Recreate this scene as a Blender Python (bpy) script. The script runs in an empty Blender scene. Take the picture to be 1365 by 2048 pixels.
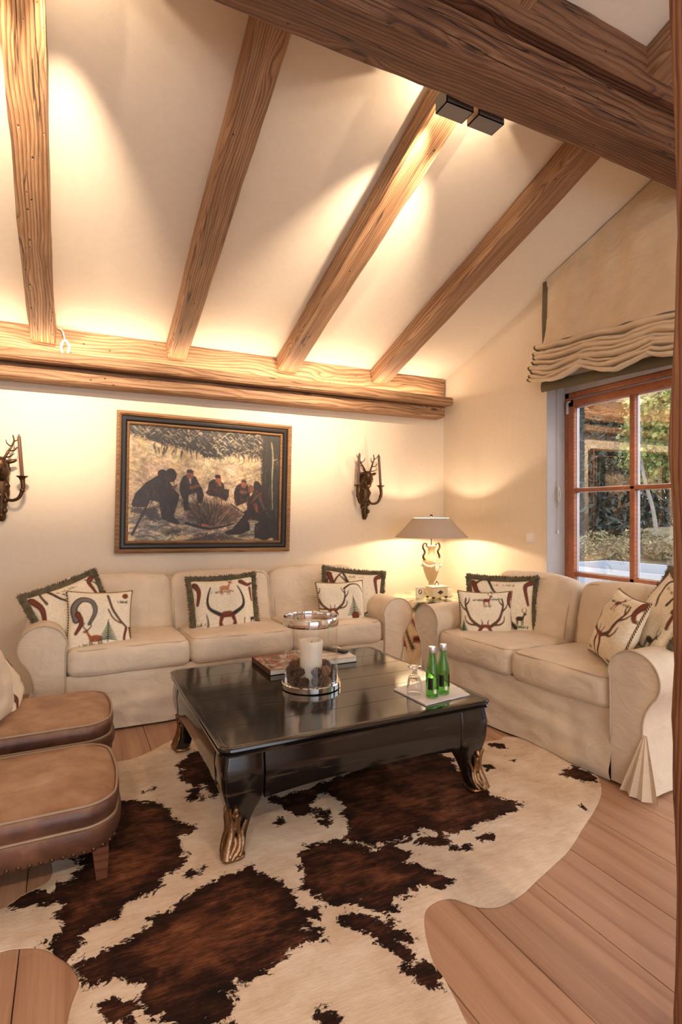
import bpy, bmesh, math, random
import numpy as np
from mathutils import Vector, Matrix, noise
R = math.radians
random.seed(7); np.random.seed(7)
SC = bpy.context.scene
COL = SC.collection

# ------------------------------------------------------------------ camera, light, exposure
TH = math.atan2(682.5-140, 1104.0)
cam = bpy.data.cameras.new('camera'); camo = bpy.data.objects.new('camera', cam); COL.objects.link(camo)
cam.sensor_fit = 'VERTICAL'; cam.sensor_height = 36; cam.lens = 1104/2048*36; cam.shift_y = 4/2048; cam.clip_start = .05
camo.location = (0, 0, 1.25); camo.rotation_euler = (R(90), 0, -TH); SC.camera = camo
SC.view_settings.view_transform = 'Standard'; SC.view_settings.look = 'None'
SC.view_settings.gamma = 1; SC.view_settings.use_curve_mapping = False
SC.view_settings.exposure = 0.85
wd = bpy.data.worlds.new('dusk_sky'); SC.world = wd; wd.use_nodes = True
bg = wd.node_tree.nodes['Background']; bg.inputs[0].default_value = (.80, .88, 1, 1); bg.inputs[1].default_value = 2.2
WARM = (1, .75, .52)
SPOT_W, FILL_W, LAMP_E, COVE_E = 215, 95, 1050, 36

# ------------------------------------------------------------------ pixel rays (only used to find places on known planes)
TS, TC = math.sin(TH), math.cos(TH)
def ray(u, v):
    r = (u-682.5)/1104; d = (v-1028)/1104
    return Vector((r*TC+TS, -r*TS+TC, -d))
CAMP = Vector((0, 0, 1.25))
def atZ(u, v, z): q = ray(u, v); return CAMP + q*((z-1.25)/q.z)
def atY(u, v, y): q = ray(u, v); return CAMP + q*(y/q.y)
def atX(u, v, x): q = ray(u, v); return CAMP + q*(x/q.x)

# ------------------------------------------------------------------ node helpers
class NT:
    def __init__(s, name):
        s.m = bpy.data.materials.new(name); s.m.use_nodes = True; s.t = s.m.node_tree
        s.b = s.t.nodes['Principled BSDF']; s.out = s.t.nodes['Material Output']
    def n(s, typ, ins=None, **kw):
        x = s.t.nodes.new('ShaderNode'+typ)
        for k, v in kw.items(): setattr(x, k, v)
        for k, v in (ins or {}).items(): s.set(x, k, v)
        return x
    def set(s, x, k, v):
        i = x.inputs[k]
        if isinstance(v, bpy.types.NodeSocket): s.t.links.new(v, i)
        elif isinstance(v, bpy.types.Node): s.t.links.new(v.outputs[0], i)
        else:
            if isinstance(v, (tuple, list)) and len(v) == 3 and i.type == 'RGBA': v = (*v, 1)
            i.default_value = v
    def p(s, **kw):
        for k, v in kw.items(): s.set(s.b, k.replace('_', ' '), v)
    def ramp(s, fac, stops, interp='LINEAR'):
        x = s.n('ValToRGB', {'Fac': fac}); e = x.color_ramp.elements; x.color_ramp.interpolation = interp
        while len(e) < len(stops): e.new(.5)
        for q, (a, c) in zip(e, stops): q.position = a; q.color = (*c, 1) if len(c) == 3 else c
        return x.outputs[0]
    def coord(s, scale=(1, 1, 1), rnd=False, kind='Object'):
        tc = s.n('TexCoord').outputs[kind]
        if rnd:
            oi = s.n('ObjectInfo'); mu = s.n('Math', {0: oi.outputs['Random'], 1: 37.0}, operation='MULTIPLY')
            tc = s.n('VectorMath', {0: tc, 1: mu.outputs[0]}, operation='ADD').outputs[0]
        return s.n('Mapping', {'Vector': tc, 'Scale': scale}).outputs[0]
    def noise(s, vec, scale=1, detail=4, rough=.55, dist=0):
        return s.n('TexNoise', {'Vector': vec, 'Scale': scale, 'Detail': detail, 'Roughness': rough, 'Distortion': dist}).outputs[0]
    def mix(s, fac, a, b, mode='MIX'):
        x = s.n('Mix', data_type='RGBA', blend_type=mode)
        s.set(x, 0, fac); s.set(x, 6, a); s.set(x, 7, b); return x.outputs[2]
    def math(s, op, a, b=0.0, c=0.0): return s.n('Math', {0: a, 1: b, 2: c}, operation=op).outputs[0]
    def bump(s, h, strength=.3, dist=.01, normal=None):
        x = s.n('Bump', {'Height': h, 'Strength': strength, 'Distance': dist})
        if normal is not None: s.set(x, 'Normal', normal)
        return x.outputs[0]
def lin(c): return tuple(((v/255)/12.92 if v/255 <= .04045 else ((v/255+.055)/1.055)**2.4) for v in c)

def plain(name, col, rough=.5, metal=0, bumpscale=0, bumps=.2, **kw):
    t = NT(name); t.p(Base_Color=col, Roughness=rough, Metallic=metal, **kw)
    c = t.coord(); v = t.noise(c, 25, 3)
    t.p(Base_Color=t.mix(.25, col, t.mix(v, tuple(x*.75 for x in col), tuple(min(1, x*1.2) for x in col))))
    if bumpscale: t.p(Normal=t.bump(t.noise(c, bumpscale, 3), bumps, .004))
    return t.m

def wood(name, dark, mid, light, sx=.35, ring=78, rough=.62, crack=.8, knots=True, relief=.5, fine=240, blotch=.5, pits=.56):
    """softwood sawn along local x: growth rings about a wandering pith line, fine fibres, drying cracks, knots"""
    t = NT(name)
    c = t.coord((1, 1, 1), True)
    def mp(v): return t.n('Mapping', {'Vector': c, 'Scale': v}).outputs[0]
    warp = t.noise(mp((.9, 3.0, 3.0)), 1, 2, .5); w2 = t.noise(mp((3.5, 9, 9)), 1, 2, .5)
    sp = t.n('SeparateXYZ', {0: mp((1, 1, 1))})
    wy = t.math('ADD', sp.outputs[1], t.math('ADD', t.math('MULTIPLY', warp, .085), t.math('MULTIPLY', w2, .014)))
    wz = t.math('ADD', sp.outputs[2], t.math('MULTIPLY', warp, .05))
    kd = None
    if knots:
        vo = t.n('TexVoronoi', {'Vector': mp((1.7, 6.0, 6.0)), 'Scale': 1.0, 'Randomness': 1.0}).outputs[0]
        kd = t.ramp(vo, [(.0, (1, 1, 1)), (.30, (0, 0, 0))], 'EASE')
        wy = t.math('ADD', wy, t.math('MULTIPLY', kd, .035))
    rings = t.math('FRACT', t.math('ADD', t.math('MULTIPLY', wy, float(ring)), t.math('MULTIPLY', wz, ring*.45)))
    rg = t.ramp(rings, [(0, (0, 0, 0)), (.08, (.75, .75, .75)), (.45, (1, 1, 1)), (.86, (.45, .45, .45)), (1, (0, 0, 0))])
    fn = t.noise(mp((5, fine, fine)), 1, 3, .65); fm = t.noise(mp((1.6, 34, 34)), 1, 4, .6)
    v = t.math('ADD', t.math('MULTIPLY', rg, .24), t.math('ADD', t.math('MULTIPLY', fm, .48), t.math('MULTIPLY', fn, .34)))
    col = t.ramp(v, [(.28, dark), (.52, mid), (.78, light)])
    blot = t.noise(mp((1.3, 5, 5)), 1, 4)
    col = t.mix(t.math('MULTIPLY', t.ramp(blot, [(.45, (0, 0, 0)), (.72, (1, 1, 1))]), blotch), col, tuple(x*.5 for x in mid))
    h = t.math('ADD', t.math('MULTIPLY', rg, .35), t.math('MULTIPLY', fn, .5))
    if crack:
        ck = t.noise(mp((.55, 17, 17)), 1, 3, .45, .15)
        line = t.ramp(ck, [(.488, (0, 0, 0)), (.5, (1, 1, 1)), (.512, (0, 0, 0))])
        gate = t.ramp(t.noise(mp((.8, 6, 6)), 1, 2), [(.50, (0, 0, 0)), (.58, (1, 1, 1))])
        cm = t.math('MULTIPLY', t.math('MULTIPLY', line, gate), crack)
        col = t.mix(cm, col, tuple(x*.12 for x in dark)); h = t.math('SUBTRACT', h, t.math('MULTIPLY', cm, 1.6))
        ho = t.n('TexVoronoi', {'Vector': mp((14, 26, 26)), 'Scale': 1.0}).outputs[0]
        hm = t.math('MULTIPLY', t.ramp(ho, [(.07, (1, 1, 1)), (.13, (0, 0, 0))]), t.ramp(t.noise(mp((2, 7, 7)), 1, 1), [(pits, (0, 0, 0)), (pits+.06, (1, 1, 1))]))
        col = t.mix(hm, col, tuple(x*.15 for x in dark)); h = t.math('SUBTRACT', h, hm)
    if knots:
        km = t.ramp(vo, [(.035, (1, 1, 1)), (.10, (0, 0, 0))])
        col = t.mix(t.math('MULTIPLY', km, .85), col, tuple(x*.45 for x in dark)); h = t.math('SUBTRACT', h, t.math('MULTIPLY', km, .5))
    t.p(Base_Color=col, Roughness=rough, Normal=t.bump(h, relief, .006))
    return t.m

def fabric(name, col, weave=700, rough=.9, var=.14, wr=.35):
    t = NT(name); c = t.coord()
    v = t.noise(c, 9, 4); w = t.noise(t.n('Mapping', {'Vector': c, 'Scale': (weave, weave*.35, weave*.35)}).outputs[0], 1, 2)
    w2 = t.noise(t.n('Mapping', {'Vector': c, 'Scale': (weave*.35, weave, weave)}).outputs[0], 1, 2)
    k = t.math('ADD', t.math('MULTIPLY', v, .5), t.math('MULTIPLY', t.math('ADD', w, w2), .25))
    t.p(Base_Color=t.ramp(k, [(.3, tuple(x*(1-var) for x in col)), (.7, tuple(min(1, x*(1+var*.6)) for x in col))]), Roughness=rough, Sheen_Weight=.06)
    wrk = t.noise(t.n('Mapping', {'Vector': c, 'Scale': (7, 7, 11)}).outputs[0], 1, 3, .5, 1.2)
    b1 = t.bump(wrk, wr, .02); t.p(Normal=t.bump(t.math('ADD', w, w2), .18, .001, b1))
    return t.m

def painted(name, rough=.85, weave=600, bumps=.15, attr='Col', coat=0):
    t = NT(name); a = t.n('Attribute', attribute_name=attr)
    c = t.coord(); w = t.noise(c, weave, 2)
    t.p(Base_Color=a.outputs['Color'], Roughness=rough, Normal=t.bump(w, bumps, .001), Coat_Weight=coat, Coat_Roughness=.25)
    return t.m

# ------------------------------------------------------------------ materials
M = {}
M['wall'] = plain('wall_plaster', (.76, .65, .51), .92, bumpscale=160, bumps=.15)
M['ceil'] = plain('ceiling_plaster', (.80, .72, .60), .92, bumpscale=120, bumps=.12)
M['beam'] = wood('old_spruce_beam', lin((72, 44, 29)), lin((142, 102, 70)), lin((196, 160, 122)), relief=.8)
M['beam_old'] = wood('gnarled_spruce_beam', lin((66, 40, 26)), lin((142, 102, 70)), lin((196, 160, 122)), ring=62, relief=1.0, pits=.40, blotch=.7)
M['beam_dark'] = wood('dark_spruce_beam', lin((44, 25, 16)), lin((98, 62, 41)), lin((150, 110, 78)), ring=60, relief=.9, crack=1)
M['post'] = wood('post_wood', lin((62, 34, 22)), lin((124, 78, 50)), lin((172, 122, 84)), relief=.6)
M['floor'] = wood('oak_floor', lin((152, 110, 84)), lin((178, 136, 108)), lin((194, 154, 126)), ring=9, rough=.40, crack=0, knots=False, relief=.10, fine=160, blotch=.10)
M['joint'] = plain('floor_joint', lin((90, 56, 36)), .8)
M['winwood'] = wood('window_larch', lin((122, 62, 36)), lin((168, 98, 60)), lin((190, 122, 80)), rough=.4, crack=0, knots=False, relief=.1)
M['jamb'] = plain('jamb_paint', (.50, .46, .44), .8)
M['linen'] = fabric('cream_linen', (.74, .61, .46), wr=.42)
M['linen_pipe'] = fabric('cream_piping', (.56, .45, .33), wr=0)
M['blind'] = fabric('blind_linen', (.66, .52, .35), wr=.35)
M['olive'] = fabric('olive_lining', (.13, .10, .05), wr=.1)
M['black'] = plain('black_metal', (.012, .011, .010), .5)
M['steel'] = plain('blackened_steel', (.17, .16, .15), .55, .3)
M['bronze'] = plain('aged_bronze', (.10, .055, .028), .42, .85, 60, .4)
M['gilt'] = plain('gilt_bronze', (.30, .17, .085), .28, .9, 90, .5)
M['nail'] = plain('brass_nail', (.10, .055, .03), .35, .8)
M['chrome'] = plain('polished_nickel', (.78, .74, .70), .08, 1)
M['wax'] = plain('ivory_wax', (.84, .76, .62), .45, Subsurface_Weight=.2)
M['taper'] = plain('brown_taper_wax', (.13, .062, .045), .5)
M['wick'] = plain('wick', (.02, .015, .01), .9)
M['cone'] = plain('pine_cone_scale', (.10, .045, .022), .75)
M['cone2'] = plain('pale_cone_scale', (.30, .16, .08), .75)
M['shade'] = plain('lamp_shade_silk', (.52, .42, .33), .8)
M['shade_in'] = plain('shade_lining', (.88, .82, .70), .8)
M['urn'] = plain('antiqued_plaster', (.52, .40, .25), .45, .25, 70, .6)
M['porcelain'] = plain('porcelain', (.82, .77, .67), .25)
M['ivorybox'] = plain('ivory_paint', (.72, .62, .46), .5)
M['white'] = plain('white_plastic', (.80, .77, .72), .4)
M['cap'] = plain('bottle_cap', (.72, .72, .76), .3, .8)
M['napkin'] = fabric('white_napkin', (.74, .68, .64), wr=.2)
M['paper'] = plain('paper_edge', (.75, .70, .62), .8)
M['alu'] = plain('aluminium_spacer', (.75, .78, .82), .35, .6)
M['gold'] = wood('gold_frame', lin((84, 54, 32)), lin((134, 96, 62)), lin((168, 128, 86)), rough=.4, crack=0, knots=False, relief=.3)
M['ebony'] = plain('black_frame_lacquer', (.014, .011, .009), .3)
M['bark'] = plain('bark', (.30, .25, .20), .9, bumpscale=20, bumps=.6)
M['gravel'] = plain('terrace_slab', (.13, .15, .18), .9)
M['tabmetal'] = plain('white_garden_metal', (.55, .58, .62), .5)
M['twine'] = fabric('cream_cord', (.62, .55, .45), wr=0)
def leafm(n, a, b):
    t = NT(n); oi = t.n('NewGeometry'); 
    t.p(Base_Color=t.ramp(oi.outputs['Random Per Island'], [(0, a), (1, b)]), Roughness=.55)
    return t.m
M['leaf_y'] = leafm('yellow_green_leaf', lin((76, 98, 44)), lin((170, 178, 100)))
M['leaf_d'] = leafm('dark_conifer_needle', lin((18, 28, 22)), lin((52, 66, 52)))
M['leaf_m'] = leafm('mid_forest_leaf', lin((40, 48, 26)), lin((96, 96, 54)))
M['dry'] = leafm('dry_perennial', lin((84, 70, 44)), lin((150, 138, 96)))
def m_emit(n, col, e):
    t = NT(n); t.p(Base_Color=(.8, .8, .8), Emission_Color=col, Emission_Strength=e); return t.m
M['led'] = m_emit('led_strip', WARM, COVE_E); M['bulb'] = m_emit('bulb_glow', WARM, 12); M['lampbulb'] = m_emit('lamp_bulb', WARM, LAMP_E)
def glass(n, col, rough=0, ior=1.45):
    t = NT(n); t.p(Base_Color=col, Roughness=rough, IOR=ior, Transmission_Weight=1); return t.m
M['gglass'] = glass('green_bottle_glass', (.42, .80, .32)); M['cglass'] = glass('clear_glass', (1, 1, 1))
def thin_glass(n, f0, k, col=(1, 1, 1)):
    t = NT(n); t.t.nodes.remove(t.b)
    lw = t.n('LayerWeight', {'Blend': .35}).outputs['Facing']
    fac = t.math('ADD', t.math('MULTIPLY', t.math('POWER', lw, 2.0), k), f0)
    mx = t.n('MixShader', {0: fac, 1: t.n('BsdfTransparent', {'Color': col}), 2: t.n('BsdfGlossy', {'Roughness': .0, 'Color': (1, 1, 1, 1)})})
    t.t.links.new(mx.outputs[0], t.out.inputs[0]); return t.m
M['pane'] = thin_glass('window_pane', .24, .4); M['cyl'] = thin_glass('cylinder_glass', .07, .9)
M['tabglass'] = thin_glass('table_glass', .08, .5, (.96, 1, .97))
t = NT('black_lacquer'); c = t.coord()
sc = t.noise(t.n('Mapping', {'Vector': c, 'Scale': (3, 60, 60)}).outputs[0], 1, 4); bl = t.noise(c, 6, 4)
wear = t.ramp(t.math('ADD', sc, t.math('MULTIPLY', bl, .35)), [(.80, (0, 0, 0)), (.90, (1, 1, 1))])
t.p(Base_Color=t.mix(t.math('MULTIPLY', wear, .6), (.008, .006, .005), (.10, .06, .035)), Roughness=t.ramp(bl, [(.3, (.09, .09, .09)), (.7, (.17, .17, .17))]), Normal=t.bump(sc, .06, .002), Coat_Weight=.3, Coat_Roughness=.08)
M['lacq'] = t.m
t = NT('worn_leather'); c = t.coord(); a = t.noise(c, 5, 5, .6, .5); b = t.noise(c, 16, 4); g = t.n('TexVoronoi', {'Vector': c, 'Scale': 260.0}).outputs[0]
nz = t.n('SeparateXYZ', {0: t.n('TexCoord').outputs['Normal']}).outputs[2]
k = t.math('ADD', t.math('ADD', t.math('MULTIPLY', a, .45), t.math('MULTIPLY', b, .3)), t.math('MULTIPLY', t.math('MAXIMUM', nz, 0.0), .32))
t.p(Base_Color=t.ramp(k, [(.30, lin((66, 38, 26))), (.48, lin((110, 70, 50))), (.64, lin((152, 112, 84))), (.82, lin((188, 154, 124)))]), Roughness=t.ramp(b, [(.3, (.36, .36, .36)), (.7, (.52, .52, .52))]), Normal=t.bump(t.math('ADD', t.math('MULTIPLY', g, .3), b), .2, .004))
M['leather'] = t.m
M['leather_pipe'] = plain('leather_piping', (.36, .25, .17), .5)
M['chairleg'] = wood('chair_leg_wood', lin((56, 28, 17)), lin((92, 52, 33)), lin((116, 72, 48)), rough=.4, crack=0, knots=False, relief=.1)
t = NT('olive_brush_fringe'); c = t.coord(); f = t.noise(c, 260, 3); b = t.noise(c, 30, 3)
t.p(Base_Color=t.ramp(t.math('ADD', t.math('MULTIPLY', f, .6), t.math('MULTIPLY', b, .4)), [(.35, lin((44, 37, 22))), (.65, lin((124, 110, 76)))]), Roughness=1, Sheen_Weight=.3, Normal=t.bump(f, .8, .004))
M['fringe'] = t.m
t = NT('twisted_cord'); c = t.coord(); w = t.n('TexWave', {'Vector': c, 'Scale': 42.0, 'Distortion': .3}, bands_direction='DIAGONAL').outputs[1]
t.p(Base_Color=t.ramp(w, [(.4, lin((52, 38, 24))), (.6, lin((196, 170, 128)))]), Roughness=.9); M['cord'] = t.m
M['print'] = painted('printed_cotton'); M['canvas'] = painted('oil_on_canvas', .45, 420, .3, coat=.15); M['cover'] = painted('book_cover', .25, 50, .02)

# ------------------------------------------------------------------ mesh helpers
class G:
    def __init__(s): s.v = []; s.f = []
    def add(s, v, f):
        o = len(s.v); s.v += [tuple(p) for p in v]; s.f += [tuple(i+o for i in q) for q in f]; return s
    def box(s, lo, hi, bev=0, seg=2, mtx=None):
        bm = bmesh.new(); bmesh.ops.create_cube(bm, size=1)
        for p in bm.verts: p.co = Vector([lo[i]+(p.co[i]+.5)*(hi[i]-lo[i]) for i in range(3)])
        if bev: bmesh.ops.bevel(bm, geom=bm.edges[:], offset=bev, segments=seg, affect='EDGES', profile=.5)
        if mtx is not None: bm.transform(mtx)
        bm.verts.index_update()
        s.add([p.co for p in bm.verts], [[p.index for p in q.verts] for q in bm.faces]); bm.free(); return s
    def tube(s, pts, rad, seg=10, cap=True, closed=False, flat=1.0):
        pts = [Vector(p) for p in pts]; n = len(pts)
        if not hasattr(rad, '__len__'): rad = [rad]*n
        vs = []; ref = None
        for i in range(n):
            a = pts[(i-1) % n] if (closed or i) else pts[0]; b = pts[(i+1) % n] if (closed or i < n-1) else pts[-1]
            d = (b-a).normalized() if (b-a).length > 1e-9 else Vector((0, 0, 1))
            if ref is None: ref = Vector((0, 0, 1)) if abs(d.z) < .9 else Vector((1, 0, 0))
            x = ref - d*ref.dot(d)
            if x.length < 1e-6: x = d.orthogonal()
            x.normalize(); y = d.cross(x); ref = x
            for k in range(seg):
                w = 2*math.pi*k/seg; vs.append(pts[i]+(x*math.cos(w)+y*math.sin(w)*flat)*rad[i])
        fs = []
        for i in range(n if closed else n-1):
            j = (i+1) % n
            for k in range(seg): fs.append((i*seg+k, i*seg+(k+1) % seg, j*seg+(k+1) % seg, j*seg+k))
        if cap and not closed: fs += [tuple(range(seg))[::-1], tuple((n-1)*seg+k for k in range(seg))]
        return s.add(vs, fs)
    def lathe(s, prof, seg=32, c=(0, 0, 0), fn=None, cap=True):
        vs = []
        for (r, z) in prof:
            for k in range(seg):
                w = 2*math.pi*k/seg; rr = r if fn is None else fn(r, z, w)
                vs.append((c[0]+rr*math.cos(w), c[1]+rr*math.sin(w), c[2]+z))
        n = len(prof); fs = []
        for i in range(n-1):
            for k in range(seg): fs.append((i*seg+k, i*seg+(k+1) % seg, (i+1)*seg+(k+1) % seg, (i+1)*seg+k))
        if cap:
            if prof[0][0] > 1e-5: fs.append(tuple(range(seg))[::-1])
            if prof[-1][0] > 1e-5: fs.append(tuple((n-1)*seg+k for k in range(seg)))
        return s.add(vs, fs)
    def grid(s, fn, nu, nv, cu=False, cv=False):
        vs = [fn(i/(nu if cu else nu-1), j/(nv if cv else nv-1)) for i in range(nu) for j in range(nv)]
        fs = [(i*nv+j, ((i+1) % nu)*nv+j, ((i+1) % nu)*nv+(j+1) % nv, i*nv+(j+1) % nv) for i in range(nu if cu else nu-1) for j in range(nv if cv else nv-1)]
        return s.add(vs, fs)
    def extr(s, prof, y0, y1, ny=2, fn=None):   # closed (x,z) profile swept along y
        n = len(prof); vs = []
        for j in range(ny):
            y = y0+(y1-y0)*j/(ny-1)
            for (x, z) in prof: vs.append((x, y, z) if fn is None else fn(x, y, z))
        fs = [(j*n+k, j*n+(k+1) % n, (j+1)*n+(k+1) % n, (j+1)*n+k) for j in range(ny-1) for k in range(n)]
        fs += [tuple(range(n))[::-1], tuple((ny-1)*n+k for k in range(n))]
        return s.add(vs, fs)
    def ball(s, c, r, seg=12, rings=8, mtx=None):
        r = r if hasattr(r, '__len__') else (r, r, r); vs = []
        for i in range(rings+1):
            a = math.pi*i/rings
            for k in range(seg):
                w = 2*math.pi*k/seg; p = Vector((r[0]*math.sin(a)*math.cos(w), r[1]*math.sin(a)*math.sin(w), r[2]*math.cos(a)))
                if mtx is not None: p = mtx @ p
                vs.append(p+Vector(c))
        return s.add(vs, [(i*seg+k, (i+1)*seg+k, (i+1)*seg+(k+1) % seg, i*seg+(k+1) % seg) for i in range(rings) for k in range(seg)])
    def build(s, name, mat, parent=None, sharp=40, loc=None, rot=None, weld=True):
        me = bpy.data.meshes.new(name); me.from_pydata(s.v, [], s.f)
        bm = bmesh.new(); bm.from_mesh(me)
        if weld: bmesh.ops.remove_doubles(bm, verts=bm.verts[:], dist=1e-5)
        bmesh.ops.recalc_face_normals(bm, faces=bm.faces[:]); bm.to_mesh(me); bm.free()
        return mk(name, me, mat, parent, sharp, loc, rot)
def mk(name, me, mat, parent=None, sharp=40, loc=None, rot=None):
    me.materials.append(M[mat] if isinstance(mat, str) else mat)
    me.polygons.foreach_set('use_smooth', [True]*len(me.polygons))
    if sharp < 180: me.set_sharp_from_angle(angle=R(sharp))
    o = bpy.data.objects.new(name, me); COL.objects.link(o)
    if parent is not None: o.parent = parent
    if loc is not None: o.location = loc
    if rot is not None: o.rotation_euler = rot
    return o
def inst(o, name, loc, rot=(0, 0, 0), scale=None, parent=None):
    c = bpy.data.objects.new(name, o.data); COL.objects.link(c); c.location = loc; c.rotation_euler = rot
    if scale: c.scale = scale
    if parent is not None: c.parent = parent
    return c
def thing(name, label, cat, loc=(0, 0, 0), rot=(0, 0, 0), group=None):
    o = bpy.data.objects.new(name, None); COL.objects.link(o); o.location = loc; o.rotation_euler = rot; o.empty_display_size = .1
    return tag(o, label, cat, group)
def tag(o, label, cat, group=None):
    o['label'] = label; o['category'] = cat
    if group: o['group'] = group
    return o
def struct(o, label=None, cat=None):
    o['kind'] = 'structure'
    if label: o['label'] = label; o['category'] = cat
    return o
def crom(P, n=6, closed=False):
    P = [Vector(p) for p in P]; out = []; N = len(P)
    for i in range(N if closed else N-1):
        a, b, c, d = (P[(i-1) % N], P[i], P[(i+1) % N], P[(i+2) % N]) if closed else (P[max(i-1, 0)], P[i], P[i+1], P[min(i+2, N-1)])
        for k in range(n):
            t = k/n; out.append(.5*((2*b)+(c-a)*t+(2*a-5*b+4*c-d)*t*t+(3*b-a-3*c+d)*t**3))
    if not closed: out.append(P[-1])
    return out
def nz(p, f=1.0, s=0.0): return noise.noise(Vector((p[0]*f+s, p[1]*f+s*1.7, p[2]*f-s)))

def rough_beam(name, L, w, h, mat, parent=None, seg=None, amp=.006, bev=.012, seed=0, loc=None, rot=None, ends=True):
    """hewn beam along local x (0..L), y -w/2..w/2, z -h/2..h/2"""
    seg = seg or max(8, int(L/.06)); prof = []
    b = bev
    for (sx, sz) in ((1, 1), (-1, 1), (-1, -1), (1, -1)):
        c = [(sx*(w/2-b), sz*h/2), (sx*w/2, sz*(h/2-b))]
        if sx*sz > 0: c = c[::-1]
        prof += c
    # add mid points on every long side
    full = []
    for i in range(len(prof)):
        a, q = prof[i], prof[(i+1) % len(prof)]; full.append(a)
        if math.dist(a, q) > b*2:
            for k in (1, 2): full.append((a[0]+(q[0]-a[0])*k/3, a[1]+(q[1]-a[1])*k/3))
    g = G(); n = len(full); vs = []
    for i in range(seg+1):
        x = L*i/seg
        for (y, z) in full:
            d = nz((x*2.2, y*7, z*7), 1, seed)*amp+nz((x*9, y*20, z*20), 1, seed+5)*amp*.45
            e = 1 if abs(abs(y)-w/2) < b*1.1 and abs(abs(z)-h/2) < b*1.1 else .5
            k = 1+d*e*2/min(w, h)*1.0
            vs.append((x, y*k+nz((x*.7, 0, 0), 1, seed+3)*amp, z*k+nz((x*.7, 4, 0), 1, seed+9)*amp))
    fs = [(i*n+k, i*n+(k+1) % n, (i+1)*n+(k+1) % n, (i+1)*n+k) for i in range(seg) for k in range(n)]
    fs += [tuple(range(n))[::-1], tuple(seg*n+k for k in range(n))]
    return g.add(vs, fs).build(name, mat, parent, 35, loc, rot)

# ------------------------------------------------------------------ painter for flat prints (colours stored per vertex)
class Cv:
    def __init__(s, nx, ny, col):
        s.nx, s.ny = nx, ny; s.X, s.Y = np.meshgrid(np.linspace(0, 1, nx), np.linspace(0, 1, ny), indexing='ij')
        s.I = np.ones((nx, ny, 3))*np.array(col)/255.; s.soft = 1.2/max(nx, ny); s.ar = ny/nx
    def put(s, a, col): s.I = s.I*(1-a[..., None])+a[..., None]*np.array(col)/255.
    def segd(s, a, b):
        ax, ay = a; bx, by = b; dx, dy = bx-ax, (by-ay)*s.ar; L = dx*dx+dy*dy+1e-12
        t = np.clip(((s.X-ax)*dx+(s.Y-ay)*s.ar*dy)/L, 0, 1)
        return np.hypot(s.X-ax-t*dx, (s.Y-ay)*s.ar-t*dy), t
    def stroke(s, P, w0, w1, col, op=1, smooth=True):
        if smooth and len(P) > 2: P = [(q[0], q[1]) for q in crom([(p[0], p[1], 0) for p in P], 4)]
        A = np.zeros_like(s.X); n = len(P)-1
        for i in range(n):
            d, t = s.segd(P[i], P[i+1]); w = w0+(w1-w0)*(i+t)/n
            A = np.maximum(A, np.clip((w/2-d)/s.soft+.5, 0, 1))
        s.put(A*op, col)
    def poly(s, P, col, op=1, edge=0, seed=0):
        ins = np.zeros(s.X.shape, bool); D = np.full(s.X.shape, 9.)
        n = len(P)
        for i in range(n):
            (ax, ay), (bx, by) = P[i], P[(i+1) % n]
            D = np.minimum(D, s.segd(P[i], P[(i+1) % n])[0])
            if ay != by: ins ^= ((ay > s.Y) != (by > s.Y)) & (s.X < (bx-ax)*(s.Y-ay)/(by-ay)+ax)
        sd = np.where(ins, D, -D)
        if edge: sd = sd+(np.random.RandomState(seed).rand(s.nx, s.ny)-.5)*edge
        s.put(np.clip(sd/s.soft+.5, 0, 1)*op, col)
    def ell(s, c, rx, ry, col, op=1, ang=0):
        x, y = s.X-c[0], (s.Y-c[1])*s.ar; ca, sa = math.cos(ang), math.sin(ang); x, y = x*ca+y*sa, -x*sa+y*ca
        d = (1-np.hypot(x/rx, y/ry))*min(rx, ry); s.put(np.clip(d/s.soft+.5, 0, 1)*op, col)
    def grain(s, amt, seed=1):
        s.I = np.clip(s.I*(1+amt*(np.random.RandomState(seed).rand(s.nx, s.ny, 1)-.5)), 0, 1)
    def linear(s):
        I = np.clip(s.I, 0, 1); return np.where(I <= .04045, I/12.92, ((I+.055)/1.055)**2.4)
def set_col(me, cols):
    at = me.color_attributes.new('Col', 'FLOAT_COLOR', 'POINT')
    at.data.foreach_set('color', np.concatenate([cols, np.ones((len(cols), 1))], 1).astype(np.float32).ravel())

# ================================================================== THE SETTING
YB, XR = 4.40, 3.28
PITCH = R(18.6); KP = math.tan(PITCH); ZW = 2.54
def zc(y): return ZW+KP*(YB-y)
XL, YN, YRIDGE = -3.0, -4.0, -1.2
# floor: every plank its own piece
flo = G().box((XL, YN, -.12), (XR+.2, YB, -.018)).build('floor', 'joint'); struct(flo, 'wide oak plank floor of the living room', 'floor')
pm = {}
def plank(L):
    L = round(L, 2)
    if L not in pm:
        o = G().box((0, -.1278, -.018), (L, .1278, 0), .0012, 1).build('plank', 'floor', flo); pm[L] = o
        return o, True
    return pm[L], False
rs = random.Random(3); bx = 1.16+.129-.258*16
lens = (1.6, 1.9, 2.2)
while bx-.129 < XR:
    y = YN-rs.choice((0, .5, .9, 1.3))
    while y < YB:
        L = rs.choice(lens); y0, y1 = max(y, YN), min(y+L, YB)
        if y1-y0 > .05 and XL < bx-.12:
            o, new = plank(y1-y0-.0016)
            if not new: o = inst(o, 'plank', (0, 0, 0), parent=flo)
            o.location = (bx, y0, 0); o.rotation_euler = (0, 0, R(90))
        y += L
    bx += .258
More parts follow.
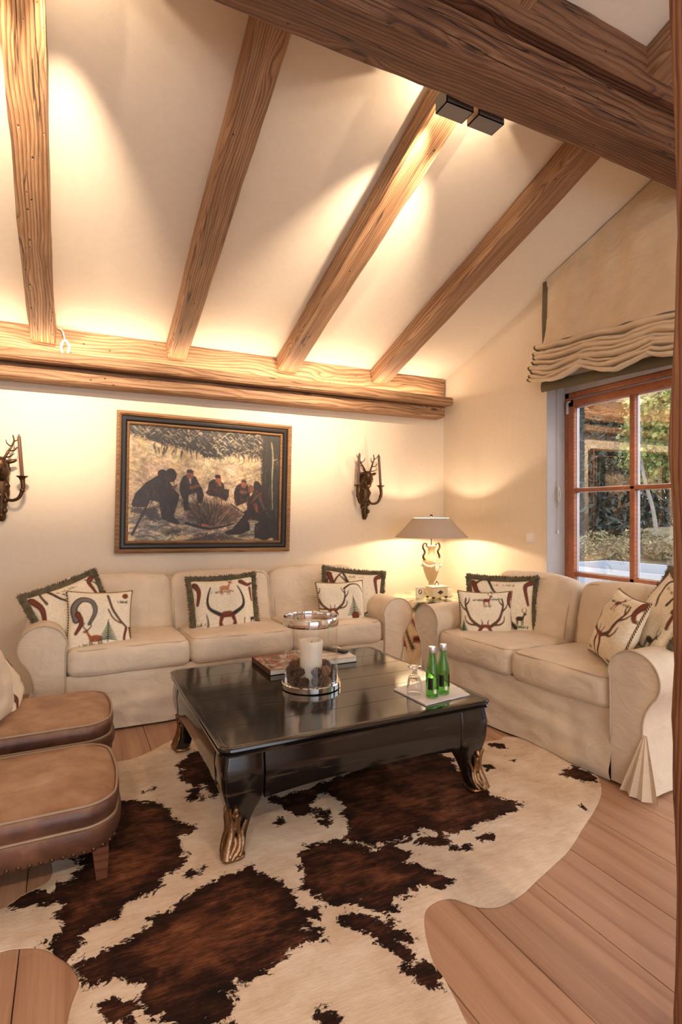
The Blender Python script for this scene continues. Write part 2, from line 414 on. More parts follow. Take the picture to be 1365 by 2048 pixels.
# walls
wb = G().box((XL-.2, YB, -.12), (XR+.2, YB+.2, 2.7)).build('wall_back', 'wall'); struct(wb)
def gable(g, x0, x1, y0, y1, zlo):   # piece of side wall under the pitched roof
    P = [(y0, zlo), (y1, zlo), (y1, zc(y1) if y1 > YRIDGE else 0), (y0, zc(y0))]
    vs = [(x, p[0], p[1]) for x in (x0, x1) for p in P]
    g.add(vs, [(0, 1, 2, 3), (4, 5, 6, 7), (0, 1, 5, 4), (1, 2, 6, 5), (2, 3, 7, 6), (3, 0, 4, 7)])
WY1, WY0, WTOP = 3.10, .30, 2.70            # opening of the tall window (y range)
g = G(); gable(g, XR, XR+.22, WY1, YB, -.12); gable(g, XR, XR+.22, WY0, WY1, WTOP); gable(g, XR, XR+.22, -1.1, WY0, -.12); gable(g, XR, XR+.22, YRIDGE, -1.1, -.12)
g.box((XR, YN, -.12), (XR+.22, YRIDGE, 3.35))
wr = g.build('wall_right', 'wall', sharp=20); struct(wr)
g = G(); gable(g, XL-.2, XL, YRIDGE, YB, -.12); g.box((XL-.2, YN, -.12), (XL, YRIDGE, 3.35)); struct(g.build('wall_left', 'wall', sharp=20))
g = G(); g.box((XL-.2, YN-.2, -.12), (-2.2, YN, 3.6)); g.box((2.4, YN-.2, -.12), (XR+.2, YN, 3.6)); g.box((-2.2, YN-.2, 2.5), (2.4, YN, 3.6))
struct(g.build('wall_near', 'wall', sharp=20))
g = G(); ZR = zc(YRIDGE)
def slab(g, ya, za, yb, zb, th=.15):
    x0, x1 = XL-.2, XR+.25
    vs = [(x0, ya, za), (x1, ya, za), (x1, yb, zb), (x0, yb, zb), (x0, ya, za+th), (x1, ya, za+th), (x1, yb, zb+th), (x0, yb, zb+th)]
    g.add(vs, [(0, 1, 2, 3), (4, 5, 6, 7), (0, 1, 5, 4), (1, 2, 6, 5), (2, 3, 7, 6), (3, 0, 4, 7)])
slab(g, YB+.2, zc(YB+.2), YRIDGE, ZR); slab(g, YRIDGE, ZR, YN-.2, 3.3)
struct(g.build('ceiling', 'ceil', sharp=10), 'pitched plaster ceiling above the beams', 'ceiling')
# rafters
Lr = (YB-.06-(YRIDGE))/math.cos(PITCH); RD = .135
for i, X in enumerate((-.165-.895*2, -.165-.895, -.165, .73, 1.625, 2.515)):
    w = (.15, .15, .155, .15, .165, .17)[i]
    y0 = 4.335; zmid = zc(y0)-RD/2/math.cos(PITCH)+.004
    o = rough_beam('rafter', Lr, w, RD, 'beam_old' if i == 2 else 'beam', amp=.0075 if i == 2 else .0045, seed=i*3+1, loc=(X, y0, zmid))
    # local x climbs from the wall towards the ridge (-y, +z)
    ex = Vector((0, -math.cos(PITCH), math.sin(PITCH))); ez = Vector((0, math.sin(PITCH), math.cos(PITCH))); ey = ez.cross(ex)
    o.matrix_world = Matrix(((ex.x, ey.x, ez.x, X), (ex.y, ey.y, ez.y, y0), (ex.z, ey.z, ez.z, zmid), (0, 0, 0, 1)))
    tag(o, ('hewn timber rafter out of view nearest the far side wall', 'hewn timber rafter out of view beside the gnarled rafter', 'gnarled, brightly lit timber rafter with the white cable coil at its foot', 'dark timber rafter ending above the painting', 'timber rafter with the steel spotlights fixed at its top', 'timber rafter closest to the roman blind')[i], 'rafter', 'ceiling rafters')
# purlin: two stacked beams
PX0, PX1 = XL, XR-.02
o = rough_beam('purlin_beam', PX1-PX0, .222, .172, 'beam_dark', amp=.006, seed=21, loc=(PX0, 1.857, 3.161)); tag(o, 'heavy lower purlin beam with the spotlights behind it', 'beam', 'purlin')
o = rough_beam('purlin_beam', PX1-PX0, .24, .21, 'beam_dark', amp=.005, seed=31, loc=(PX0, 1.81, 3.352)); tag(o, 'upper purlin beam stacked under the ceiling', 'beam', 'purlin')
# beams on the back wall: wall plate, ledge, lower beam
BX1 = 3.18
t0 = thing('wall_beam', 'three layered timber beam with light ledge along the back wall', 'beam', (XL, 4.3, 2.15))
rough_beam('wall_plate', BX1-XL+.075, .044, .215, 'beam', t0, amp=.002, seed=41, bev=.006, loc=(0, .076, .298))
rough_beam('ledge', BX1-XL+.03, .24, .075, 'beam', t0, amp=.0025, seed=45, loc=(0, -.02, .152))
rough_beam('lower_beam', BX1-XL, .15, .105, 'beam', t0, amp=.003, seed=49, loc=(0, .025, .06))
g = G(); g.box((0, -.055, .1905), (BX1-XL-.02, -.041, .196)); g.build('light_strip', 'led', t0)
# post at the right edge of the view
pt = rough_beam('timber_post', 3.70, .14, .14, 'post', amp=.009, seed=61, bev=.015, loc=(1.281, .72, 0), rot=(0, R(-90), 0))
tag(pt, 'rough sawn timber post in front of the smaller sofa', 'post')

# ------------------------------------------------------------------ tall window in the right wall
FX = XR+.175
jm = G(); jm.box((XR+.001, WY1-.004, 0), (FX+.1, WY1+.004, WTOP)); struct(jm.build('trim_1', 'jamb'))
wt = thing('window_1', 'tall larch framed garden window with glazing bars', 'window', (FX, 0, 0)); wt['kind'] = 'structure'
def bar(g, y0, y1, z0, z1, x0=0, x1=.07, b=.006): g.box((x0, min(y0, y1), z0), (x1, max(y0, y1), z1), b, 2)
fy1 = WY1-.006; fz1 = 2.15
g = G(); bar(g, fy1-.045, fy1, 0, fz1+.04, .01, .08); bar(g, WY0, fy1, fz1-.01, fz1+.04, .01, .08); bar(g, WY0, WY0+.05, 0, fz1+.04, .01, .08); g.build('window_frame', 'winwood', wt, 30)
g = G(); g.box((.01, WY0, fz1+.03), (.09, fy1, WTOP)); g.build('lintel_board', 'jamb', wt)
cols = [3.0, 2.535, 1.70, 1.30, .80, .35]   # glass edges between stiles
spans = [(3.0, 2.535), (2.497, 2.07), (1.66, 1.23), (1.19, .76)]
zs = [(.12, .777), (.807, 1.418), (1.445, 2.068)]
for (ya, yb, na) in ((3.05, 2.02, 0), (1.71, .71, 1)):
    sa = G()
    bar(sa, ya-.052, ya, .04, 2.125, 0, .06); bar(sa, yb, yb+.052, .04, 2.125, 0, .06)
    bar(sa, ya, yb, 2.068, 2.125, 0, .06); bar(sa, ya, yb, .04, .12, 0, .06)
    so = sa.build('sash', 'winwood', wt, 30)
    s2 = spans[na*2:na*2+2]
    gb = G(); bar(gb, s2[1][0], s2[0][1], .1, 2.09, .004, .055, .005); gb.build('glazing_bar', 'winwood', so, 30)
    for z0, z1 in ((.777, .807), (1.418, 1.445)):
        gb = G(); bar(gb, ya-.04, yb+.04, z0, z1, .004, .055, .005); gb.build('glazing_bar', 'winwood', so, 30)
    for (p, q) in s2:
        for (z0, z1) in zs:
            G().add([(.03, p+.004, z0-.004), (.03, q-.004, z0-.004), (.03, q-.004, z1+.004), (.03, p+.004, z1+.004)], [(0, 1, 2, 3)]).build('pane', 'pane', so)
            sp = G(); w = .006
            for x in (.034, .048):
                sp.box((x, p-w, z0), (x+.006, p, z1)); sp.box((x, q, z0), (x+.006, q+w, z1)); sp.box((x, q, z0), (x+.006, p, z0+w)); sp.box((x, q, z1-w), (x+.006, p, z1))
            sp.build('spacer', 'alu', so)
g = G(); g.box((.01, 1.71, 0), (.09, 2.02, fz1), .006); g.build('mullion_post', 'winwood', wt, 30)
g = G(); g.box((-.012, 3.045, 2.02), (.004, 3.062, 2.10), .004); g.tube([(-.012, 3.053, 2.105), (-.012, 3.02, 2.112)], .006, 8); g.build('hinge', 'alu', wt)

# ------------------------------------------------------------------ rug under the coffee table (drawn on the floor)
def fl(P): return [tuple(atZ(u, v, 0)[:2]) for u, v in P]
RUG = fl([(1203, 1592), (1188, 1625), (1170, 1652), (1140, 1700), (1110, 1730), (1075, 1762), (1045, 1790), (1010, 1811), (985, 1817), (955, 1815), (925, 1805), (905, 1799), (880, 1802), (857, 1816),
          (849, 1838), (853, 1880), (868, 1930), (890, 1962), (915, 2010), (940, 2060)]) + [(.86, .92), (.66, .84), (.42, .98), (.16, 1.22), (.0, 1.42)] + \
      fl([(137, 2042), (150, 1995), (158, 1976), (155, 1955), (140, 1932), (120, 1918), (95, 1903), (70, 1898), (40, 1899), (0, 1906)]) + [(-.36, 1.83), (-.50, 1.90), (-.52, 2.02), (-.36, 2.06)] + \
      fl([(0, 1822), (20, 1810), (50, 1790), (90, 1770), (103, 1755), (105, 1735), (97, 1704), (112, 1660), (150, 1610), (195, 1550), (229, 1527), (270, 1518), (310, 1500), (345, 1482)]) + \
      [(.70, 3.22), (.95, 3.10), (1.15, 2.96), (1.36, 2.84), (1.6, 2.66), (1.85, 2.46)] + fl([(960, 1485), (1000, 1481)]) + [(2.2, 2.36), (2.36, 2.2), (2.34, 1.95), (2.22, 1.78)]
PATCH = [fl(p) for p in (
    [(20, 1812), (60, 1790), (100, 1790), (130, 1765), (165, 1735), (150, 1720), (190, 1690), (225, 1650), (228, 1604), (275, 1603), (310, 1608), (335, 1615), (345, 1640), (395, 1660), (380, 1675), (350, 1680), (375, 1705), (370, 1730), (340, 1755), (310, 1785), (260, 1815), (230, 1840), (180, 1860), (155, 1900), (130, 1930), (110, 1905), (85, 1895), (130, 1850), (90, 1830), (125, 1815), (60, 1815), (40, 1822)],
    [(140, 1935), (180, 1925), (230, 1890), (300, 1855), (300, 1840), (330, 1830), (370, 1800), (420, 1770), (450, 1750), (500, 1735), (540, 1755), (575, 1775), (590, 1800), (580, 1815), (645, 1815), (640, 1840), (600, 1860), (655, 1865), (650, 1880), (610, 1895), (580, 1910), (555, 1930), (520, 1955), (480, 1965), (455, 1980), (470, 2010), (460, 2060), (330, 2060), (280, 2025), (290, 1990), (280, 1975), (240, 1970), (180, 1980), (160, 1975), (155, 1960)],
    [(365, 1752), (395, 1738), (410, 1740), (395, 1755), (375, 1765)],
    [(195, 2020), (215, 1998), (255, 2000), (275, 2015), (268, 2055), (200, 2060)],
    [(595, 1710), (620, 1690), (660, 1685), (705, 1688), (740, 1700), (790, 1720), (830, 1735), (870, 1750), (905, 1765), (890, 1775), (840, 1780), (800, 1800), (795, 1830), (770, 1835), (720, 1815), (690, 1820), (630, 1800), (600, 1780), (605, 1745), (595, 1730)],
    [(670, 1845), (700, 1830), (750, 1835), (800, 1860), (825, 1880), (820, 1890), (790, 1885), (830, 1920), (840, 1935), (800, 1920), (750, 1895), (730, 1880), (700, 1860)],
    [(795, 1925), (825, 1940), (850, 1925), (882, 1965), (885, 1985), (860, 1990), (830, 1965)],
    [(540, 1600), (580, 1590), (620, 1580), (700, 1545), (760, 1520), (820, 1500), (870, 1505), (905, 1520), (920, 1545), (950, 1565), (980, 1595), (1040, 1605), (1035, 1625), (990, 1640), (960, 1655), (920, 1670), (860, 1670), (840, 1660), (820, 1690), (740, 1695), (690, 1685), (700, 1660), (680, 1630), (690, 1610), (640, 1590), (625, 1620), (600, 1635), (560, 1620)],
    [(378, 1508), (400, 1505), (470, 1520), (520, 1580), (440, 1590), (430, 1595), (405, 1575), (400, 1605), (370, 1600), (385, 1580), (355, 1560), (365, 1545), (358, 1535), (370, 1520)],
    [(905, 1702), (935, 1692), (945, 1696), (920, 1708)], [(955, 1680), (985, 1672), (992, 1678), (965, 1688)], [(835, 1690), (880, 1668), (910, 1682), (870, 1700)],
    [(1120, 1555), (1150, 1535), (1205, 1560), (1195, 1570), (1140, 1562)], [(972, 1487), (1010, 1492), (1015, 1500), (980, 1497)], [(970, 1535), (985, 1532), (985, 1545), (972, 1546)], [(1018, 1520), (1030, 1522), (1028, 1526)],
    [(277, 1588), (295, 1581), (309, 1580), (300, 1590), (285, 1591)], [(545, 1646), (560, 1638), (572, 1643), (560, 1652)], [(630, 1620), (650, 1618), (668, 1645), (655, 1655), (635, 1640)], [(640, 2040), (662, 2030), (690, 2040), (690, 2070), (640, 2070)],
    [(1165, 1615), (1178, 1612), (1174, 1620)], [(740, 1690), (790, 1700), (830, 1715), (850, 1722), (800, 1722), (760, 1712)])]
PATCH[7][4:4] = [(1.05, 2.5), (1.3, 2.45)]
def segdist(P, a, b):
    d = b-a; t = np.clip(((P-a) @ d)/(d @ d+1e-12), 0, 1)[:, None]; q = a+t*d
    return np.hypot(*(P-q).T), q
def polysd(P, poly, near=False):
    poly = np.array(poly); D = np.full(len(P), 9.); Q = P.copy(); ins = np.zeros(len(P), bool)
    for a, b in zip(poly, np.roll(poly, -1, 0)):
        d, q = segdist(P, a, b); m = d < D; D[m] = d[m]; Q[m] = q[m]
        if a[1] != b[1]: ins ^= ((a[1] > P[:, 1]) != (b[1] > P[:, 1])) & (P[:, 0] < (b[0]-a[0])*(P[:, 1]-a[1])/(b[1]-a[1])+a[0])
    sd = np.where(ins, D, -D)
    return (sd, Q) if near else sd
outl = [tuple(p[:2]) for p in crom([(x, y, 0) for x, y in RUG], 4, True)]
st = .0135; xs = np.arange(-.62, 2.46, st); ys = np.arange(.75, 3.3, st)
GX, GY = np.meshgrid(xs, ys, indexing='ij'); PP = np.stack([GX.ravel(), GY.ravel()], 1)
sd, Q = polysd(PP, outl, True); ins = sd > 0; nyv = len(ys)
cell = []
for i in range(len(xs)-1):
    for j in range(nyv-1):
        q = (i*nyv+j, (i+1)*nyv+j, (i+1)*nyv+j+1, i*nyv+j+1)
        if ins[q[0]] or ins[q[1]] or ins[q[2]] or ins[q[3]]: cell.append(q)
V2 = np.where(ins[:, None], PP, Q); use = sorted({k for q in cell for k in q}); mp = {k: n for n, k in enumerate(use)}
VV = V2[use]; fsd = np.full(len(VV), -9.)
for p in PATCH: fsd = np.maximum(fsd, polysd(VV, p))
top = []
for (x, y), s_ in zip(VV, np.abs(sd[use])*ins[use]):
    top.append((x, y, .0048+.004*min(1, s_/.03)))
me = bpy.data.meshes.new('cowhide_rug')
bot = [(x, y, .0012) for x, y, z in top]; n = len(top)
ff = [tuple(mp[k] for k in q) for q in cell]
from collections import Counter
ec = Counter(); 
for q in ff:
    for a, b in zip(q, q[1:]+q[:1]): ec[(a, b)] += 1
side = [(b, a, a+n, b+n) for (a, b) in ec if (b, a) not in ec]
me.from_pydata(top+bot, [], ff+[tuple(k+n for k in q[::-1]) for q in ff]+side)
at = me.attributes.new('patch', 'FLOAT', 'POINT'); at.data.foreach_set('value', np.concatenate([fsd, fsd]).astype(np.float32))
t = NT('cowhide'); pa = t.n('Attribute', attribute_name='patch').outputs['Fac']; c = t.coord()
rag = t.noise(c, 13, 6, .7, .7); rag2 = t.noise(t.n('Mapping', {'Vector': c, 'Scale': (40, 110, 40), 'Rotation': (0, 0, .6)}).outputs[0], 1, 4, .6, .5)
sdn = t.math('ADD', pa, t.math('ADD', t.math('MULTIPLY', t.math('SUBTRACT', rag, .5), .17), t.math('MULTIPLY', t.math('SUBTRACT', rag2, .5), .055)))
mk_ = t.ramp(t.math('ADD', t.math('MULTIPLY', sdn, 60.0), .5), [(.3, (0, 0, 0)), (.7, (1, 1, 1))])
hair = t.noise(t.n('Mapping', {'Vector': c, 'Scale': (22, 190, 60), 'Rotation': (0, 0, .75)}).outputs[0], 1, 4, .65, .6)
big = t.noise(c, 5.5, 4, .6, .5); mid_ = t.noise(t.n('Mapping', {'Vector': c, 'Scale': (9, 30, 9), 'Rotation': (0, 0, .75)}).outputs[0], 1, 4, .6, .5)
br = t.ramp(t.math('ADD', t.math('ADD', t.math('MULTIPLY', t.math('MINIMUM', t.math('MAXIMUM', sdn, 0.0), .10), 1.3), t.math('MULTIPLY', big, .45)), t.math('ADD', t.math('MULTIPLY', hair, .34), t.math('MULTIPLY', mid_, .34))), [(.50, lin((26, 15, 11))), (.62, lin((52, 29, 19))), (.72, lin((96, 56, 36))), (.84, lin((140, 88, 58)))])
wh = t.ramp(t.math('ADD', t.math('MULTIPLY', big, .5), t.math('ADD', t.math('MULTIPLY', hair, .3), t.math('MULTIPLY', mid_, .2))), [(.34, lin((196, 168, 140))), (.5, lin((222, 200, 176))), (.66, lin((238, 224, 206)))])
t.p(Base_Color=t.mix(mk_, wh, br), Roughness=.85, Specular_IOR_Level=.15, Normal=t.bump(t.math('ADD', hair, t.math('MULTIPLY', big, .4)), .35, .004))
rug = mk('cowhide_rug', me, t.m, sharp=60); tag(rug, 'brown and white cowhide rug spread under the black coffee table', 'rug')

# ------------------------------------------------------------------ coffee table
TX0, TX1, TY0, TY1, TZ = .475, 1.70, 1.915, 3.04, .42
TW, TD = TX1-TX0, TY1-TY0
tb = thing('coffee_table', 'large black lacquered coffee table with cabriole legs and gilt feet', 'table', ((TX0+TX1)/2, (TY0+TY1)/2, .009))
zt = TZ-.009
def rrect(w, d, r, n=6):
    P = []
    for (sx, sy, a0) in ((1, 1, 0), (-1, 1, 90), (-1, -1, 180), (1, -1, 270)):
        for k in range(n+1):
            a = R(a0+90*k/n); P.append((sx*(w/2-r)+r*math.cos(a), sy*(d/2-r)+r*math.sin(a)))
    return P
g = G(); RR = .05; prof = [(-.05, -.034), (-.006, -.034), (0, -.031), (.0, -.026), (-.008, -.022), (-.004, -.018), (.0035, -.011), (.002, -.003), (-.005, 0), (-.03, 0), (-.03, -.008), (-.05, -.01)]
loops = [[(x, y, zt+z) for x, y in rrect(TW+2*o, TD+2*o, max(.008, RR+o))] for o, z in prof]
nn = len(loops[0]); g.add([p for l in loops for p in l], [(i*nn+k, i*nn+(k+1) % nn, (i+1)*nn+(k+1) % nn, (i+1)*nn+k) for i in range(len(loops)-1) for k in range(nn)])
g.build('moulded_edge', 'lacq', tb, 50)
nb = 6; bw = (TD-.06)/nb
for i in range(nb):
    y = -TD/2+.03+bw*(i+.5)
    G().box((-TW/2+.03, y-bw/2+.0006, zt-.022), (TW/2-.03, y+bw/2-.0006, zt), .0011, 1).build('top_board', 'lacq', tb, 30)
# legs: square section swept along a cabriole line on the diagonal
def leg_pts(n=22):
    out = []
    for i in range(n):
        f = i/(n-1); z = .385*(1-f)+0.0*f
        a = np.interp(f, [0, .2, .4, .5, .65, .8, .92, 1], [.024, .012, .018, .028, .045, .045, .026, .022]); b = np.interp(f, [0, .2, .42, .5, .58, .68, .8, .92, 1], [.168, .168, .166, .156, .138, .120, .105, .094, .082])
        out.append((z, (a+b)/2, (b-a)/2))
    return out
for (sx, sy) in ((-1, -1), (1, -1), (1, 1), (-1, 1)):
    g = G(); rings = []
    for (z, o, h) in leg_pts():
        cx, cy = sx*(TW/2-o), sy*(TD/2-o); r = h*.22
        rings.append([(cx+x, cy+y, z) for x, y in rrect(2*h, 2*h, r, 3)])
    nn = len(rings[0])
    g.add([p for l in rings for p in l], [(i*nn+k, i*nn+(k+1) % nn, (i+1)*nn+(k+1) % nn, (i+1)*nn+k) for i in range(len(rings)-1) for k in range(nn)]+[tuple(range(nn)), tuple((len(rings)-1)*nn+k for k in range(nn))])
    lo = g.build('leg', 'lacq', tb, 50)
    # gilt sabot: pierced scrolling mount hugging the foot
    s = G()
    def lp(f, a, out=.006):   # point on the leg surface at fraction f, angle a (0 = outer corner)
        z, o, h = [np.interp(f, np.linspace(0, 1, 22), [q[k] for q in leg_pts()]) for k in range(3)]
        an = math.atan2(sy, sx)+a; rad = min(h/max(abs(math.cos(an)), abs(math.sin(an))), h*1.22)+out
        return (sx*(TW/2-o)+rad*math.cos(an), sy*(TD/2-o)+rad*math.sin(an), z)
    for (path, r0, r1) in (([(.52, 0), (.62, -.05), (.75, .06), (.88, 0), (.97, 0)], .008, .016), ([(.60, -.55), (.70, -.5), (.80, -.8), (.90, -.95), (.97, -.4)], .006, .010), ([(.60, .55), (.70, .5), (.80, .8), (.90, .95), (.97, .4)], .006, .010),
                           ([(.58, -.12), (.64, -.4), (.72, -.32)], .004, .008), ([(.58, .12), (.64, .4), (.72, .32)], .004, .008), ([(.66, -1.15), (.76, -1.0), (.86, -1.25), (.95, -1.1)], .005, .008), ([(.66, 1.15), (.76, 1.0), (.86, 1.25), (.95, 1.1)], .005, .008),
                           ([(.80, -.3), (.86, -.55), (.93, -.3)], .006, .009), ([(.80, .3), (.86, .55), (.93, .3)], .006, .009)):
        P = crom([lp(f, a) for f, a in path], 5); m = len(P); s.tube(P, [(r0+(r1-r0)*i/(m-1))*1.35 for i in range(m)], 8)
    for f in (.56, .62, .68, .74):      # acanthus lobes
        for k_ in (-1, 1): s.ball(lp(f, k_*(.28+.5*(f-.5)), .002), (.011, .011, .02), 7, 5, Matrix.Rotation(k_*.5, 3, 'X'))
    for f, a in ((.95, -.25), (.95, .25), (.96, 0), (.84, 0)): s.ball(lp(f, a, .004), (.016, .016, .02), 8, 6)
    s.tube([lp(.975, 2*math.pi*k/20, .003) for k in range(20)], .009, 8, closed=True)
    s.build('gilt_mount', 'gilt', lo, 60)
# bombe aprons with a serpentine lower edge
def apron(L, sgn, axis):
    def f(u, v):
        x = (u-.5)*L; e = abs(2*u-1)
        zb = .224-.024*e**2.5
        z = (zt-.034)*(1-v)+zb*v
        bul = -.001+np.interp((.385-z)/.385, [0, .2, .4, .5], [-.024, -.012, -.018, -.028])+.06
        return (x, bul, z)
    def f2(u, v): p = f(u, v); return (p[0], p[1]-.02, p[2])
    g = G()
    for fn in (f, f2): g.grid(fn, 25, 12)
    g.grid(lambda u, v: tuple(Vector(f(u, 1)).lerp(Vector(f2(u, 1)), v)), 25, 2)
    for i, (x, y, z) in enumerate(g.v):
        d = (TD if axis == 'x' else TW)/2-.06
        g.v[i] = (x, sgn*(d+y), z) if axis == 'x' else (sgn*(d+y), x, z)
    g.build('apron', 'lacq', tb, 50)
for s_ in (-1, 1): apron(TW-.335, s_, 'x'); apron(TD-.335, s_, 'y')

# ------------------------------------------------------------------ slipcovered sofas
def rcush(name, s, r, cuts, crown, wr, seed, mat, parent, loc, rot=(0, 0, 0), sag=0.0, pipe=None, freq=7):
    bm = bmesh.new(); bmesh.ops.create_cube(bm, size=2); bmesh.ops.subdivide_edges(bm, edges=bm.edges[:], cuts=cuts, use_grid_fill=True)
    hx = [q/2 for q in s]
    def shape(q):
        c = Vector([max(-(h-r), min(h-r, a)) for a, h in zip(q, hx)]); d = q-c
        p = c+d.normalized()*r if d.length > 1e-9 else c
        fx, fy, fz = [max(0, 1-(a/h)**2) for a, h in zip(p, hx)]
        p = Vector(p); p.z += math.copysign(crown*fx*fy, p.z)*(1 if abs(p.z) > hx[2]*.4 else 0); p.y += math.copysign(crown*.6*fx*fz, p.y)*(1 if abs(p.y) > hx[1]*.6 else 0); p.x += math.copysign(crown*.5*fy*fz, p.x)*(1 if abs(p.x) > hx[0]*.8 else 0)
        p.z -= sag*fx
        return p
    for v in bm.verts:
        q = Vector([a*h for a, h in zip(v.co, hx)]); v.co = shape(q)
    bm.normal_update()
    for v in bm.verts: v.co += v.normal*(nz(v.co, freq, seed)*wr+nz(v.co, freq*2.7, seed+9)*wr*.45)
    me = bpy.data.meshes.new(name); bmesh.ops.recalc_face_normals(bm, faces=bm.faces[:]); bm.to_mesh(me); bm.free()
    o = mk(name, me, mat, parent, 180, loc, rot)
    if pipe:
        axis, plist = pipe
        g = G()
        for sg in plist:
            P = []
            k = .72
            if axis == 'z':
                for x, y in rrect(s[0]-2*r*(1-k), s[1]-2*r*(1-k), r*k+.02, 5): P.append((x, y, sg*(hx[2]-r*(1-k))-sag*max(0, 1-(x/hx[0])**2)))
            else:
                for x, z in rrect(s[0]-2*r*(1-k), s[2]-2*r*(1-k), r*k+.02, 5): P.append((x, sg*(hx[1]-r*(1-k)), z))
            P = [Vector(p) for p in P]; P2 = []
            for a, b in zip(P, P[1:]+P[:1]):
                n_ = max(1, int((b-a).length/.03)); P2 += [a.lerp(b, i/n_) for i in range(n_)]
            P2 = [p+Vector((nz(p, freq, seed)*wr*.7, nz(p, freq, seed+2)*wr*.7, nz(p, freq, seed+4)*wr*.7)) for p in P2]
            g.tube(P2, .0042, 6, closed=True)
        g.build('piping', 'linen_pipe', o, 180)
    return o
def make_sofa(name, label, loc, rotz, n, cw, seeds, group, bz_=0.0):
    """local frame: front face at y=0, back at y=.93, centre x=0"""
    so = thing(name, label, 'sofa', loc, (0, 0, rotz), group); W = n*cw
    # seat base with the long front valance
    g = G()
    def skirt(u, v):
        x = (u-.5)*(W+.02); z = .335*(1-v)+.012*v
        y = .012-.006*math.sin(v*3)-.02*v+nz((x*1.0, 0, z*2.4), 2.4, seeds)*.026*(.2+v)+nz((x*3, 3, z*9), 1.6, seeds+2)*.012+nz((x*5+z*6, 1, z*8-x*3), 1.5, seeds+5)*.008
        return (x, y, z)
    g.grid(skirt, 110, 24); g.grid(lambda u, v: ((u-.5)*(W+.02), .02+.86*v, .335), 8, 6); g.grid(lambda u, v: ((u-.5)*(W+.02), .90, .335*(1-v)+.02*v), 8, 3)
    g.build('valance', 'linen', so, 60)
    for sx in (-1, 1):
        for y in (.12, .80): G().box((sx*(W/2+.06)-.03, y-.03, 0), (sx*(W/2+.06)+.03, y+.03, .06), .004).build('foot', 'chairleg', so)
    # rolled arms
    inner = W/2+.005; prof = [(0, .015), (0, .2), (0, .42), (.004, .5)]
    for k in range(17): a = R(5+k*222/16); prof.append((-.112+.122*math.cos(a), .512+.122*math.sin(a)))
    prof += [(-.170, .375), (-.158, .33), (-.156, .27), (-.162, .18), (-.178, .09), (-.198, .015)]
    for sx in (-1, 1):
        P = [(sx*inner-(-1 if sx < 0 else 1)*px, z) for px, z in prof]
        def wv(x, y, z, sx=sx):
            e = .004*nz((x*2, y*5, z*7), 1.6, seeds+sx)+.006*nz((x, y*2, z*3), 1.3, seeds+7+sx); bk = max(0, (y-.6)/.3)
            return (x+e*(1.6 if z < .3 else .6), y+(.0 if y > .02 else nz((x*5, 0, z*7), 1, seeds+4)*.006), z+bk*.03)
        g = G().extr(P, -.012, .92, 26, wv); ar = g.build('arm', 'linen', so, 50)
        Pp = [(x, -.014, z) for x, z in P]
        pp = crom(Pp[1:], 3); G().tube([Vector((p.x, p.y-.001, p.z)) for p in pp], .0042, 6).build('piping', 'linen_pipe', ar, 180)
        # kick pleat fanning out below the front outer corner
        xo = sx*(inner+.160); g = G()
        def pl(u, v, sx=sx, xo=xo):
            w = .012+.12*v; a = -.5+u*1.0
            zz = .275*(1-v)+.012*v
            zig = abs(((u*3) % 1)-.5)*2
            return (xo+sx*(a*w*1.3-.004*v+.006), -.016-.05*v*(1-abs(a)*1.2)-.022*v*zig, zz)
        g.grid(pl, 25, 8); g.grid(lambda u, v: (pl(u, v)[0], pl(u, v)[1]+.004, pl(u, v)[2]), 25, 8); g.build('kick_pleat', 'linen', so, 30)
    # back with slip cover
    def bk(u, v):
        a = u*2*math.pi; hw = W/2+.10; x = hw*max(-1, min(1, 1.35*math.cos(a))); return None
    g = G(); bp = [(.66, .30), (.72, .55), (.755, .74), (.785, .775), (.84, .785), (.895, .765), (.925, .70), (.93, .4), (.945, .02), (.70, .02)]
    rows = []
    nx = 30
    for i in range(nx+1):
        x = -(W/2+.09)+(W+.18)*i/nx; e = 1-max(0, (abs(x)-(W/2-.02))/.11)**2*.16
        rows.append([(x, y+nz((x*2, y, z*3), 1.5, seeds+11)*.006, z*e if z > .3 else z) for y, z in bp])
    m = len(bp); g.add([p for r_ in rows for p in r_], [(i*m+k, i*m+(k+1) % m, (i+1)*m+(k+1) % m, (i+1)*m+k) for i in range(nx) for k in range(m)]+[tuple(range(m)), tuple(nx*m+k for k in range(m))])
    g.build('back', 'linen', so, 60)
    for i in range(n):
        x = (i-(n-1)/2)*cw
        rcush('seat_cushion', (cw-.006, .70, .165), .045, 17, .022, .006, seeds+20+i, 'linen', so, (x, .335, .395), (R(-1.5), 0, 0), pipe=('z', (1, -1)))
        hb = .46
        rcush('back_cushion', (cw+(.05 if n == 3 else .06), .20, hb), .07, 17, .03, .010, seeds+40+i, 'linen', so, (x+(.0 if abs(i-(n-1)/2) < .2 else math.copysign(.05, x)), .625, .600+bz_), (R(-13), 0, R(random.uniform(-1.5, 1.5))), pipe=('y', (-1, 1)), freq=5)
    return so
make_sofa('sofa', 'long three seat sofa in cream linen slipcover under the painting', (1.01, 3.452, 0), 0, 3, .685, 3, 'slipcovered sofas', -.015)
make_sofa('sofa', 'two seat sofa in cream linen slipcover in front of the window', (2.235, 2.378, 0), R(-90+3.5), 2, .62, 63, 'slipcovered sofas')

